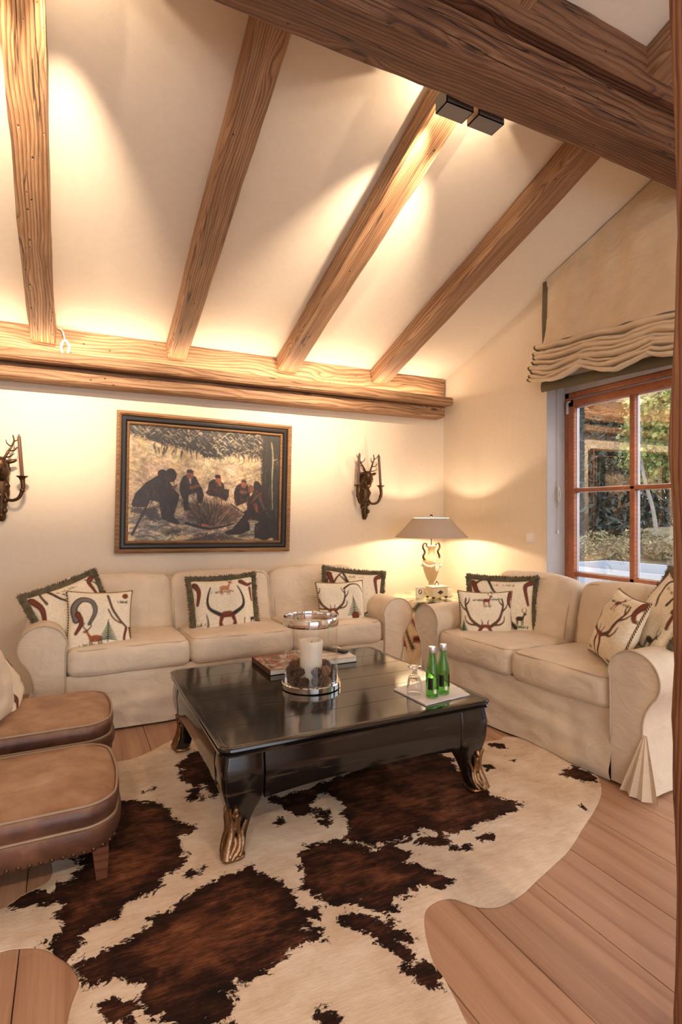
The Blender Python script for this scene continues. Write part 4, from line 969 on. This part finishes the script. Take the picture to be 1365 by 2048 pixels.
# ------------------------------------------------------------------ side table, lamp and small things on it
SX, SY, SZ, SR = 2.755, 3.86, .56, .33
sd_ = thing('side_table', 'round side table under a stag print cloth with glass top', 'table', (SX, SY, 0))
nU, nV = 150, 40; V = []; F = []; cl = np.zeros((nU, nV, 3)); cc = Cv(nU, nV, IV); rt = random.Random(8)
for i in range(26):
    x, y = rt.random(), rt.random()*.9; P = [(x, y), (x+rt.uniform(-.04, .04), y+.15), (x+rt.uniform(-.06, .06), y+.3)]
    cc.stroke(P, rt.uniform(.012, .032), .006, rt.choice((RED, BRN, DKB, (128, 70, 44))))
for i in range(14): grass(cc, rt.random(), rt.random()*.8, 10, .02, i)
for i in range(9): deer(cc, rt.random(), rt.random(), .35)
cc.grain(.1, 3)
for i in range(nU):
    a = 2*math.pi*i/nU
    for j in range(nV):
        f = j/(nV-1)   # 0 at the floor, 1 near the centre of the top
        if f < .78: z = .006+(SZ-.012)*f/.78; r_ = SR*(1.0+.10*(1-f/.78)+.055*(1-f/.78)**.7*math.sin(11*a+1.2*math.sin(3*a)))
        else: k = (f-.78)/.22; z = SZ-.006; r_ = SR*(1-k)
        V.append((r_*math.cos(a), r_*math.sin(a), z))
for i in range(nU):
    for j in range(nV-1): F.append((i*nV+j, ((i+1) % nU)*nV+j, ((i+1) % nU)*nV+j+1, i*nV+j+1))
me = bpy.data.meshes.new('tablecloth'); me.from_pydata(V, [], F); set_col(me, cc.linear().reshape(-1, 3)); mk('tablecloth', me, 'print', sd_, 70)
g = G(); g.lathe([(.0, SZ-.004), (SR+.004, SZ-.004), (SR+.008, SZ), (SR+.004, SZ+.004), (.0, SZ+.004)], 64); g.build('glass_top', 'tabglass', sd_, 40)
zt2 = SZ+.0045
lx, ly = 2.80, 3.93
lp_ = thing('table_lamp', 'urn shaped table lamp with a wide beige shade in the corner', 'lamp', (lx, ly, zt2))
g = G(); g.box((-.065, -.065, 0), (.065, .065, .03), .004); g.box((-.05, -.05, .03), (.05, .05, .045), .004); g.build('plinth', 'urn', lp_, 30)
g = G(); g.lathe([(.045, .045), (.045, .055), (.03, .068), (.022, .09), (.024, .105), (.032, .112), (.045, .14), (.062, .19), (.075, .235), (.079, .27), (.072, .30), (.05, .318), (.036, .33), (.030, .36), (.032, .39), (.045, .405), (.047, .412), (.03, .415)], 32, fn=lambda r, z, w: r*(1+(.035*math.sin(12*w) if .1 < z < .21 else 0)))
g.build('urn', 'urn', lp_, 60)
g = G()
for k in range(28):
    a = 2*math.pi*k/28; z = .262-.022*abs(math.sin(2*a)); g.ball((.08*math.cos(a), .08*math.sin(a), z), .012, 7, 5)
g.ball((.0, -.082, .225), (.024, .012, .03), 10, 8); g.ball((-.02, -.08, .275), (.014, .01, .01), 8, 5); g.ball((.02, -.08, .275), (.014, .01, .01), 8, 5); g.build('garland_relief', 'porcelain', lp_, 180)
for k in (-1, 1):
    g = G(); P = crom([(k*.068, 0, .29), (k*.085, 0, .32), (k*.068, 0, .36), (k*.088, 0, .40), (k*.075, 0, .435), (k*.05, 0, .428), (k*.052, 0, .405)], 6); m = len(P)
    g.tube(P, [.010-.004*i/(m-1) for i in range(m)], 8); g.build('handle', 'bronze', lp_, 180)
zs0, zs1 = 1.05-zt2, 1.215-zt2
g = G(); g.tube([(0, 0, .41), (0, 0, zs1+.005)], .0045, 8); g.ball((0, 0, zs1+.018), .014, 10, 8); g.tube([(-.155, 0, zs1-.012), (.155, 0, zs1-.012)], .002, 6); g.tube([(0, -.155, zs1-.012), (0, .155, zs1-.012)], .002, 6); g.build('stem', 'black', lp_, 60)
shp = [(.158, zs1), (.165, zs1-.005), (.205, zs1-.055), (.25, zs1-.105), (.308, zs0+.006), (.312, zs0)]
g = G(); g.lathe(shp, 56, cap=False); g.build('lamp_shade', 'shade', lp_, 60)
g = G(); g.lathe([(r-.004, z) for r, z in shp]+[(.312, zs0)], 56, cap=False); g.build('shade_lining', 'shade_in', lp_, 60)
g = G(); g.ball((0, 0, .556), (.015, .015, .02), 12, 8); g.build('bulb', 'lampbulb', lp_, 180)
def lamp(name, loc, w, r=.03, col=WARM, typ='POINT', parent=None, **kw):
    l = bpy.data.lights.new(name, typ); l.energy = w; l.color = col; l.shadow_soft_size = r
    for k, v in kw.items(): setattr(l, k, v)
    o = bpy.data.objects.new(name, l); COL.objects.link(o); o.location = loc
    if parent is not None: o.parent = parent
    return o
bxt = thing('trinket_box', 'small ivory painted box on feet in front of the lamp', 'box', (2.69, 3.70, zt2))
g = G(); g.box((-.072, -.05, .018), (.072, .05, .085), .003); g.build('body', 'ivorybox', bxt, 30); g = G(); g.box((-.078, -.056, .085), (.078, .056, .10), .004); g.build('lid', 'ivorybox', bxt, 30)
for sx in (-1, 1):
    for sy in (-1, 1): G().ball((sx*.062, sy*.042, .010), (.013, .013, .010), 8, 6).build('foot', 'bronze', bxt, 180)
g = G(); g.add([(-.03, -.0512, .052), (0, -.0512, .034), (.03, -.0512, .052), (0, -.0512, .07)], [(0, 1, 2, 3)]); g.build('diamond_motif', 'bronze', bxt)
g = G(); g.tube(crom([(-.018, 0, .1), (-.016, 0, .12), (0, 0, .128), (.016, 0, .12), (.018, 0, .1)], 4), .003, 6); g.ball((0, 0, .134), .006, 8, 6); g.build('handle', 'bronze', bxt, 180)
mg = thing('candle_jar', 'white candle jar with a dark round emblem beside the box', 'jar', (2.565, 3.76, zt2))
g = G(); g.lathe([(.03, 0), (.034, .004), (.035, .09), (.032, .09), (.031, .075), (0, .075)], 24); g.build('jar', 'porcelain', mg, 40)
g = G(); P = [(.0352*math.cos(R(-118+14*math.cos(a)*1.6)), .0352*math.sin(R(-118+14*math.cos(a)*1.6)), .055+.02*math.sin(a)) for a in [2*math.pi*k/16 for k in range(16)]]; g.add([(p[0]*1.01, p[1]*1.01, p[2]) for p in P], [tuple(range(16))]); g.build('emblem', 'bronze', mg)
mg2 = thing('porcelain_dish', 'small white porcelain dish behind the ivory box', 'dish', (2.86, 3.79, zt2)); g = G(); g.lathe([(.02, 0), (.026, .004), (.045, .05), (.043, .05), (.024, .008), (0, .008)], 24); g.build('bowl', 'porcelain', mg2, 50)
g = G(); g.lathe([(.018, 0), (.05, -.004), (.052, .001), (.02, .004)], 24, (0, 0, .004)); g.build('saucer', 'porcelain', mg2, 50)

# ------------------------------------------------------------------ things on the coffee table
hz = TZ+.0005
hu = thing('hurricane_lantern', 'glass cylinder candle lantern with polished nickel rims', 'lantern', (1.045, 2.455, hz))
g = G(); g.lathe([(.0, 0), (.136, 0), (.142, .004), (.142, .026), (.138, .031), (.128, .031), (.126, .012), (0, .012)], 56); g.build('base', 'chrome', hu, 35)
g = G(); g.lathe([(.128, .014), (.128, .33)], 64, cap=False); g.build('glass_cylinder', 'cyl', hu)
g = G(); g.lathe([(.126, .298), (.133, .298), (.134, .300), (.134, .336), (.132, .339), (.126, .339), (.125, .336), (.1255, .300), (.126, .298)], 64, cap=False); g.build('rim', 'chrome', hu, 35)
pc = thing('pillar_candle', 'thick ivory pillar candle with melted rim inside the lantern', 'candle', (1.045, 2.455, hz+.0125))
g = G()
def cfn(r, z, w): return r*(1+(.10*math.sin(w+.6)+.05*math.sin(3*w) if z > .165 else 0))
g.lathe([(.052, 0), (.054, .004), (.054, .15), (.058, .175), (.060, .195), (.055, .208), (.045, .205), (.036, .192), (0, .186)], 40, fn=cfn); g.build('wax_body', 'wax', pc, 60)
g = G(); g.tube([(0, 0, .184), (.002, 0, .196), (.006, .001, .203)], .002, 6); g.build('wick', 'wick', pc)
def cone_mesh(nm, mat, seed):
    g = G(); r_ = random.Random(seed); n = 46
    for i in range(n):
        f = i/n; a = i*2.39996; z = -.020+.044*f; rr = .021*math.sin(math.pi*(.12+.86*f))**.7
        d = Vector((math.cos(a), math.sin(a), .15+.5*f)); p = Vector((0, 0, z)); b = p+d*rr; s_ = Vector((-math.sin(a), math.cos(a), 0))*.0062; u_ = Vector((0, 0, .0028))
        g.add([p-s_*.4, p+s_*.4, b+s_-u_*.2, b-s_-u_*.2, b+d*.004+u_, p+u_*1.5], [(0, 1, 2, 3), (3, 2, 4), (0, 3, 4, 5), (1, 5, 4, 2)])
    g.ball((0, 0, 0), (.011, .011, .021), 8, 6); return g.build(nm, mat, None, 30)
pro = [cone_mesh('pine_cone', 'cone', 1), cone_mesh('pine_cone', 'cone2', 2)]; first = [True, True]; rc = random.Random(4)
for k in range(20):
    a = (2*math.pi*k/11 if k < 11 else 2*math.pi*(k-11)/9+.3)+rc.uniform(-.06, .06); rr = .092; t_ = 1 if k in (2, 9, 13, 18) else 0; o = pro[t_] if first[t_] else inst(pro[t_], 'pine_cone', (0, 0, 0)); first[t_] = False
    o.location = (1.045+rr*math.cos(a), 2.455+rr*math.sin(a), hz+.0125+.031+(.046 if k > 10 else 0)); o.rotation_euler = (rc.uniform(1.2, 1.9), rc.uniform(-.3, .3), rc.uniform(0, 6)); s_ = rc.uniform(1.0, 1.15); o.scale = (s_,)*3
    tag(o, 'pale open pine cone in the glass lantern' if t_ else 'dark brown pine cone in the glass lantern', 'pine cone', 'pale pine cones in the lantern' if t_ else 'dark pine cones in the lantern')
# books
def book(name, label, x0, x1, y0, y1, z0, z1, kind, rz=0):
    b = thing(name, label, 'book', ((x0+x1)/2, (y0+y1)/2, z0), (0, 0, rz)); w, d, h = x1-x0, y1-y0, z1-z0
    G().box((-w/2+.004, -d/2+.004, .003), (w/2-.002, d/2-.004, h-.003)).build('pages', 'paper', b)
    c = Cv(60, 60, (225, 214, 200) if kind else (150, 118, 92)); r_ = random.Random(kind+3)
    if not kind:
        for i in range(40): c.stroke([(r_.random(), r_.random()), (r_.random(), r_.random())], .09, .03, r_.choice(((96, 64, 46), (196, 172, 150), (140, 50, 36), (70, 50, 40), (210, 190, 170))), .6)
        c.poly([(0, .9), (1, .9), (1, 1), (0, 1)], (136, 44, 32))
    else:
        c.poly([(.1, .5), (.9, .5), (.9, .9), (.1, .9)], (196, 180, 160)); c.stroke([(.15, .3), (.8, .3)], .03, .03, (120, 104, 90))
    n = 60; V = [((i/(n-1)-.5)*w, (j/(n-1)-.5)*d, h) for i in range(n) for j in range(n)]; me = bpy.data.meshes.new('front_cover'); me.from_pydata(V, [], [(i*n+j, (i+1)*n+j, (i+1)*n+j+1, i*n+j+1) for i in range(n-1) for j in range(n-1)]); set_col(me, c.linear().reshape(-1, 3)); mk('front_cover', me, 'cover', b, 180)
    G().box((-w/2, -d/2, 0), (w/2, d/2, .003)).build('back_cover', 'ebony', b); G().box((-w/2, -d/2, 0), (-w/2+.003, d/2, h)).build('spine', 'white' if kind else 'cone', b)
book('picture_book', 'picture book with brown photographic cover behind the lantern', .918, 1.17, 2.70, 3.0, hz, hz+.028, 0, R(1))
book('picture_book', 'white covered book lying under the remote control', 1.185, 1.45, 2.745, 3.015, hz, hz+.03, 1, R(-2))
rm = thing('remote_control', 'black remote control lying on the white book', 'remote control', (1.385, 2.90, hz+.0305), (0, 0, R(-62))); G().box((-.085, -.022, 0), (.085, .022, .016), .007, 3).build('body', 'black', rm, 50)
g = G()
for i in range(6):
    for j in (-1, 0, 1): g.box((-.06+i*.02-.004, j*.012-.003, .0155), (-.06+i*.02+.004, j*.012+.003, .0175), .001)
g.build('buttons', 'steel', rm)
# napkin, bottles, glass
N0 = [atZ(788, 1380, TZ), atZ(852, 1412, TZ), atZ(940, 1391, TZ), atZ(874, 1356, TZ)]
def nap(u, v, dz):
    p = N0[0].lerp(N0[3], u).lerp(N0[1].lerp(N0[2], u), v); e = min(u, 1-u, v, 1-v)
    return (p.x, p.y, hz+dz+.0022*max(0, nz((u*5, v*5, 0), 1.4, 2)))
g = G(); g.grid(lambda u, v: nap(u, v, .006), 20, 20); g.grid(lambda u, v: nap(u, v, .0004)[:2]+(hz+.0004,), 20, 20)
for fn in (lambda u, v: nap(u, 0, v*.006), lambda u, v: nap(u, 1, v*.006), lambda u, v: nap(0, u, v*.006), lambda u, v: nap(1, u, v*.006)): g.grid(fn, 20, 2)
tag(g.build('napkin', 'napkin', None, 60), 'folded white linen napkin under the green bottles', 'napkin')
bz = hz+.0090
def bottle(x, y, label):
    b = thing('water_bottle', label, 'bottle', (x, y, bz), group='green water bottles')
    pr = [(.0, 0.002), (.024, 0), (.0285, .004), (.029, .012), (.029, .105), (.0265, .125), (.019, .160), (.0155, .185), (.0145, .200), (.0145, .214)]
    inn = [(r-.003, z) for r, z in pr[:1:-1]]+[(0, .012)]
    g = G(); g.lathe(pr+[(.012, .214)]+inn, 32, cap=False); g.build('glass_body', 'gglass', b, 50)
    g = G(); g.lathe([(.0152, .198), (.0162, .200), (.0162, .222), (.015, .225), (0, .225)], 24); g.build('cap', 'cap', b, 40)
    for a0, a1 in ((-165, -120), (-80, -25)):
        g = G(); g.grid(lambda u, v: (.0294*math.cos(R(a0+(a1-a0)*u)), .0294*math.sin(R(a0+(a1-a0)*u)), .038+.052*v), 9, 2); g.build('label', 'ebony', b)
    g = G(); g.grid(lambda u, v: (.0293*math.cos(R(-112+26*u)), .0293*math.sin(R(-112+26*u)), .022+.018*v), 6, 2); g.build('strip_label', 'porcelain', b)
    return b
bottle(1.462, 2.045, 'green glass water bottle next to the upturned goblet'); bottle(1.535, 2.062, 'green glass water bottle standing away from the goblet')
gl = thing('goblet', 'clear faceted goblet standing upside down on the napkin', 'glass', (1.412, 2.112, bz))
g = G(); fc = lambda r, z, w: r*(1+.03*math.cos(10*w)) if z < .09 else r
g.lathe([(.035, 0), (.034, .03), (.031, .06), (.024, .082), (.013, .092), (.008, .098), (.011, .106), (.008, .114), (.013, .118), (.03, .121), (.031, .125), (.012, .127), (0, .127)], 40, fn=fc, cap=False)
g.lathe([(.035, 0), (.033, .0), (.032, .03), (.029, .06), (.022, .079), (0, .088)], 40, fn=fc, cap=False); g.build('bowl_and_foot', 'cglass', gl, 60)

# ------------------------------------------------------------------ roman blind
bl = thing('roman_blind', 'beige linen roman blind with olive edge gathered above the window', 'blind', (3.2, 0, 0))
BY1, BY0 = 3.055, 1.55
def bdz(y): return -.075*(3.05-y)      # hangs a little lower towards the room
def bw_(y, z, s=0): return .010*nz((y*2.2, z*1.2, 0), 1.6, 4+s)+.006*math.sin(y*26+1.5*math.sin(z*3))*max(0, (z-2.55))*1.2
g = G()
def panel(u, v):
    y = BY1-.045+(BY0-BY1+.045)*u; zt_ = zc(y)-.012; zb = 2.50+bdz(y)+.02*nz((y*4, 0, 0), 1.3, 8)
    z = zt_+(zb-zt_)*v; return (-.020-.045*v**5+(bw_(y, z)*(1.2+v)+.020*nz((y*1.6, z*.7, 3), 1.5, 2)+.014*math.sin(y*17+2*math.sin(y*5))*(1-v)**1.5)*min(1, .15+v*7), y, z)
g.grid(panel, 60, 40); g.build('upper_panel', 'blind', bl, 180)
g = G(); g.grid(lambda u, v: (-.006-.01*math.sin(3*v), BY1-.05*u, zc(BY1)-.004+(2.44-zc(BY1)+.004)*v), 3, 20); g.build('edge_binding', 'olive', bl, 180)
for k in range(8):
    z0 = 2.505-(0, .05, .085, .125, .16, .19, .222, .25)[k]; xo = -.040-.011*k
    def fold(u, v, k=k, z0=z0, xo=xo):
        y = BY1+.012*math.sin(k*2.1)+(BY0-BY1)*u; a = -.6+v*(math.pi+1.1)
        sg = abs(math.sin(u*math.pi*3.0+.4)); z = z0+bdz(y)*(1.15-.05*k)-(.050*sg**.8-.03)*(k/7)+.020*nz((y*3.2, k*1.7, 0), 1.4, k)+.008*nz((y*9, k*3, 0), 1.3, k+4)
        rr = (.038, .03, .036, .026, .034, .024, .028, .022)[k]*(1+.35*nz((y*4, k*3, 0), 1.3, 3))
        return (xo-rr*math.sin(a)*1.3+.006*nz((y*12, v*3, k), 1.2, 5), y, z+rr*.62*math.cos(a)-.012)
    g = G(); g.grid(fold, 110, 14); g.build('fold', 'blind', bl, 180)
    g = G(); g.grid(lambda u, v: tuple(Vector(fold(0, v))+Vector((.004, .022-.026*u, 0))), 3, 14); g.build('fold_binding', 'olive', bl, 180)
g = G()
def hem(u, v): y = BY1-.01+(BY0-BY1)*u; return (-.03-.01*math.sin(v*3), y, 2.235+bdz(y)*.45-.075*v)
g.grid(hem, 40, 5); g.grid(lambda u, v: (hem(u, v)[0]+.006, hem(u, v)[1], hem(u, v)[2]), 40, 5); g.build('hem_lining', 'olive', bl, 180)
# pull cord on the jamb
cdy = WY1-.012; cd = thing('blind_cord', 'thin cream pull cord with cleat hanging on the window jamb', 'cord', (XR+.10, cdy, 1.4))
g = G(); g.tube([(.0, 0, .85), (-.002, -.004, .4), (0, -.004, .07)], .0028, 6); g.tube([(0, -.006, .0), (.001, -.008, -.14), (0, -.006, -.28)], .002, 6); g.build('cord', 'twine', cd)
g = G(); g.box((-.008, -.002, -.10), (.008, .012, .11), .003); g.build('cleat', 'jamb', cd); g = G(); g.tube(crom([(0, -.01, .06), (-.012, -.016, 0), (0, -.012, -.06), (.012, -.016, 0), (0, -.01, .06)], 5), .006, 7); g.build('wound_cord', 'twine', cd, 180)
g = G(); g.lathe([(.002, .01), (.006, 0), (.009, -.018), (.0, -.02)], 10, (0, -.006, -.28)); g.build('tassel', 'white', cd)
sw = thing('light_switch', 'small square white switch plate on the wall beside the window', 'switch', (XR, 3.27, 1.064)); G().box((-.010, -.041, -.041), (0, .041, .041), .004).build('plate', 'white', sw, 30); G().box((-.015, -.028, -.03), (-.009, .028, .03), .003).build('rocker', 'white', sw, 30)
# cable coil at the foot of the first rafter
cb = G()
for k in range(3): cb.tube([(.03*math.cos(a+k)*(.7+.1*k), -.006*k, -.055+.05*math.sin(a+k)) for a in [2*math.pi*i/24 for i in range(24)]], .0055, 6, closed=True)
cb.tube(crom([(-.045, .05, .09), (-.02, .02, .07), (-.008, 0, .03), (0, 0, -.01)], 5), .005, 6)
tag(cb.build('cable_coil', 'white', None, 180, (-.03, 4.30, 2.462)), 'coil of white cable hanging at the foot of the rafter', 'cable')

# ------------------------------------------------------------------ spotlights behind the purlin
def spot(x, label, side):
    s = thing('spotlight', label, 'spotlight', (x, 1.985, 3.105), (0, 0, 0), 'spotlights on the purlin')
    g = G(); L, D, t_ = .15, .085, .004
    g.box((-L/2, 0, -.03), (L/2, D, -.03+t_)); g.box((-L/2, 0, -.03), (-L/2+t_, D, .045)); g.box((L/2-t_, 0, -.03), (L/2, D, .045)); g.box((-L/2, 0, -.03), (L/2, t_, .045))
    g.box((-L/2, 0, .041), (L/2, D*.45, .045)); g.build('steel_housing', 'steel', s, 20)
    g = G(); g.tube([(0, .004, .0), (0, -.02, .0)], .008, 8); g.build('bracket', 'steel', s)
    g = G(); g.tube([(0, .012, .004), (0, .03, .004)], .014, 10); g.build('bulb', 'bulb', s)
    o = lamp('spot_light', (0, .05, .012), SPOT_W, .012, typ='SPOT', parent=s, spot_size=R(48), spot_blend=1.0); o.rotation_euler = (R(90-19), 0, R(-3*side))
    lamp('spill_light', (0, .045, .006), SPOT_W*.02, .004, parent=s)
    return s
spot(1.573, 'black steel spotlight box fixed on the rafter flank nearer the painting', -1); spot(1.753, 'black steel spotlight box on the rafter flank nearer the window', 1)
spot(-.27, 'steel spotlight box above the gnarled rafter on its outer flank', -1); spot(-.065, 'steel spotlight box above the gnarled rafter on its inner flank', 1)
for x, lab in ((-1.2, 'added fill lamp behind the viewer near the far side wall'), (1.6, 'added fill lamp behind the viewer near the window side')):  # unseen fill lamps, added behind the camera to brighten the foreground
    s_ = thing('fill_lamp', lab, 'fill_lamp', (x, -2.0, 3.6), group='added fill lamps behind the viewer')
    g = G(); g.lathe([(.0, .02), (.05, .02), (.055, 0), (.055, .12), (0, .12)], 20); g.build('can', 'steel', s_, 40); g = G(); g.tube([(0, 0, .12), (0, 0, .46)], .006, 8); g.build('rod', 'steel', s_)
    o = lamp('fill_beam', (0, 0, -.01), FILL_W, .05, typ='SPOT', parent=s_, spot_size=R(150), spot_blend=.8); o.rotation_euler = (R(38), 0, 0)

# ------------------------------------------------------------------ garden outside
gd = G()
def terr(x, y):
    d = x*.8+y*.6; return -.06+max(0, min(1, (d-11)/5))*.55+max(0, d-17)*.05+.06*nz((x, y, 0), .5, 3)*min(1, max(0, (d-10)/3))
gd.grid(lambda u, v: (XR+.25+40*u, -12+45*v, terr(XR+.25+40*u, -12+45*v)), 60, 60)
t = NT('garden_ground'); c = t.coord(); n1 = t.noise(c, 2.2, 6, .7); n2 = t.noise(c, 14, 4)
t.p(Base_Color=t.ramp(t.math('ADD', t.math('MULTIPLY', n1, .6), t.math('MULTIPLY', n2, .4)), [(.35, lin((58, 48, 34))), (.5, lin((112, 96, 66))), (.7, lin((140, 128, 92)))]), Roughness=1)
go = gd.build('ground', t.m, None, 180); go['kind'] = 'structure'
pv = G()
for i in range(5):
    for j in range(9): pv.box((XR+.3+i*1.3, -2+j*1.3, -.05), (XR+.3+i*1.3+1.28, -2+j*1.3+1.28, .0), .006, 1)
# paving slabs seen singly through the glass
pv0 = G().box((0, 0, -.04), (1.28, 1.28, .0), .006, 1).build('paving_slab', 'gravel', go)
firstp = True
for i in range(6):
    for j in range(9):
        o = pv0 if firstp else inst(pv0, 'paving_slab', (0, 0, 0), parent=go); firstp = False; o.location = (XR+.3+i*1.3, -2+j*1.3, .03)
def leaves(n, c, rad, size, seed, shape='ball', aspect=.55, droop=0.):
    r_ = np.random.RandomState(seed); d = r_.normal(size=(n, 3)); d /= np.linalg.norm(d, axis=1)[:, None]; rr = r_.rand(n)**.45
    if shape == 'cone':
        h = r_.rand(n)**1.4; a = r_.rand(n)*6.283; rq = (1-h)*(.35+.65*r_.rand(n)**.5); P = np.stack([np.cos(a)*rq*rad[0], np.sin(a)*rq*rad[1], (h*2-1)*rad[2]], 1)
    elif shape == 'clump':
        k = 40; cs = r_.normal(size=(k, 3)); cs /= np.linalg.norm(cs, axis=1)[:, None]; cs *= (r_.rand(k)**.5)[:, None]
        P = (cs[r_.randint(0, k, n)]*.85+d*rr[:, None]*.28)*np.array(rad)
    else: P = d*rr[:, None]*np.array(rad)
    P = P+np.array(c); u = r_.normal(size=(n, 3)); u[:, 2] -= droop; u /= np.linalg.norm(u, axis=1)[:, None]; w = np.cross(u, r_.normal(size=(n, 3))); w /= np.linalg.norm(w, axis=1)[:, None]
    s = size*(.6+.8*r_.rand(n))[:, None]; V = np.stack([P-u*s, P+w*s*aspect, P+u*s, P-w*s*aspect], 1).reshape(-1, 3)
    return V.tolist(), [(4*i, 4*i+1, 4*i+2, 4*i+3) for i in range(n)]
def plant(name, label, cat, base, group, parts, trunk=None):
    o = thing(name, label, cat, base, group=group)
    for nm, mat, (V, F) in parts:
        me = bpy.data.meshes.new(nm); me.from_pydata(V, [], F); mk(nm, me, mat, o, 180)
    for (P, r0, r1) in trunk or []:
        P = crom(P, 5); m = len(P); G().tube(P, [r0+(r1-r0)*i/(m-1) for i in range(m)], 8).build('trunk', 'bark', o, 180)
    return o
def gp(u, t): q_ = ray(u, 1028); p = q_*t; return (p.x, p.y, terr(p.x, p.y))
plant('maple_tree', 'yellow green leafy tree with slim pale trunks in the garden', 'tree', gp(1345, 13.5), None,
      [('foliage', 'leaf_y', leaves(9000, (0, 0, 3.1), (1.65, 1.65, 2.0), .060, 5, 'clump', .8, .3))],
      [([(-.25, .2, 0), (-.35, .25, .9), (-.55, .4, 2.0), (-.5, .4, 3.4)], .055, .03), ([(.1, -.05, 0), (.2, -.1, 1.2), (.5, -.3, 2.6)], .05, .025), ([(.35, -.25, 0), (.6, -.5, 1.4), (.9, -.7, 2.8)], .05, .025)])
for i, (u, t_, h, lab) in enumerate(((1165, 15.0, 4.2, 'dark conifer shrub showing in the upper window pane by the jamb'), (1215, 17.6, 4.6, 'dark conifer shrub standing behind the glazing bar'), (1275, 20.4, 5.0, 'dark conifer shrub behind the pale tree trunks'), (1105, 20.5, 5.0, 'dark conifer shrub hidden by the window jamb'))):
    plant('conifer', lab, 'shrub', gp(u, t_), 'conifers in the garden', [('foliage', 'leaf_d', leaves(5200, (0, 0, h/2), (1.15, 1.15, h/2), .13, 20+i, 'cone', .35, .5))], [([(0, 0, 0), (0, 0, h*.9)], .08, .02)])
for i, u in enumerate((1100, 1180, 1260, 1340, 1420)):
    plant('forest_tree', ('tall forest tree behind the window jamb', 'tall forest tree behind the shrub by the jamb', 'tall forest tree behind the glazing bar', 'tall forest tree behind the yellow leafed tree', 'tall forest tree hidden by the timber post')[i], 'tree', gp(u, 25+4.2*(i % 2)), 'forest edge trees', [('foliage', 'leaf_m', leaves(3600, (0, 0, 4.6), (1.8, 1.8, 4.6), .24, 40+i, 'clump', .7))], [([(0, 0, 0), (.1, 0, 4), (0, .1, 8)], .2, .06)])
dn = [('one', 1155, 12.0), ('two', 1195, 13.0), ('three', 1235, 12.0), ('four', 1275, 13.0), ('five', 1315, 12.0)]
for i, (_, u, t_) in enumerate(dn):
    plant('perennial', 'dry grey green perennial clump at the garden edge', 'plant', gp(u, t_), 'dry perennials', [('foliage', 'dry', leaves(900, (0, 0, .25), (.42, .42, .34), .055, 60+i, 'ball', .3))])
gt = thing('garden_table', 'low white metal garden table on the terrace', 'table', (5.6, 3.95, .03))
G().box((-.5, -.8, .60), (.5, .8, .63), .005).build('table_top', 'gravel', gt); g = G(); g.box((-.52, -.82, .59), (-.5, .82, .635)); g.box((.5, -.82, .59), (.52, .82, .635)); g.box((-.52, -.82, .59), (.52, -.8, .635)); g.box((-.52, .8, .59), (.52, .82, .635)); g.build('rim', 'tabmetal', gt)
for sx in (-1, 1):
    for sy in (-1, 1): G().tube([(sx*.46, sy*.76, 0), (sx*.46, sy*.76, .6)], .018, 8).build('leg', 'tabmetal', gt)
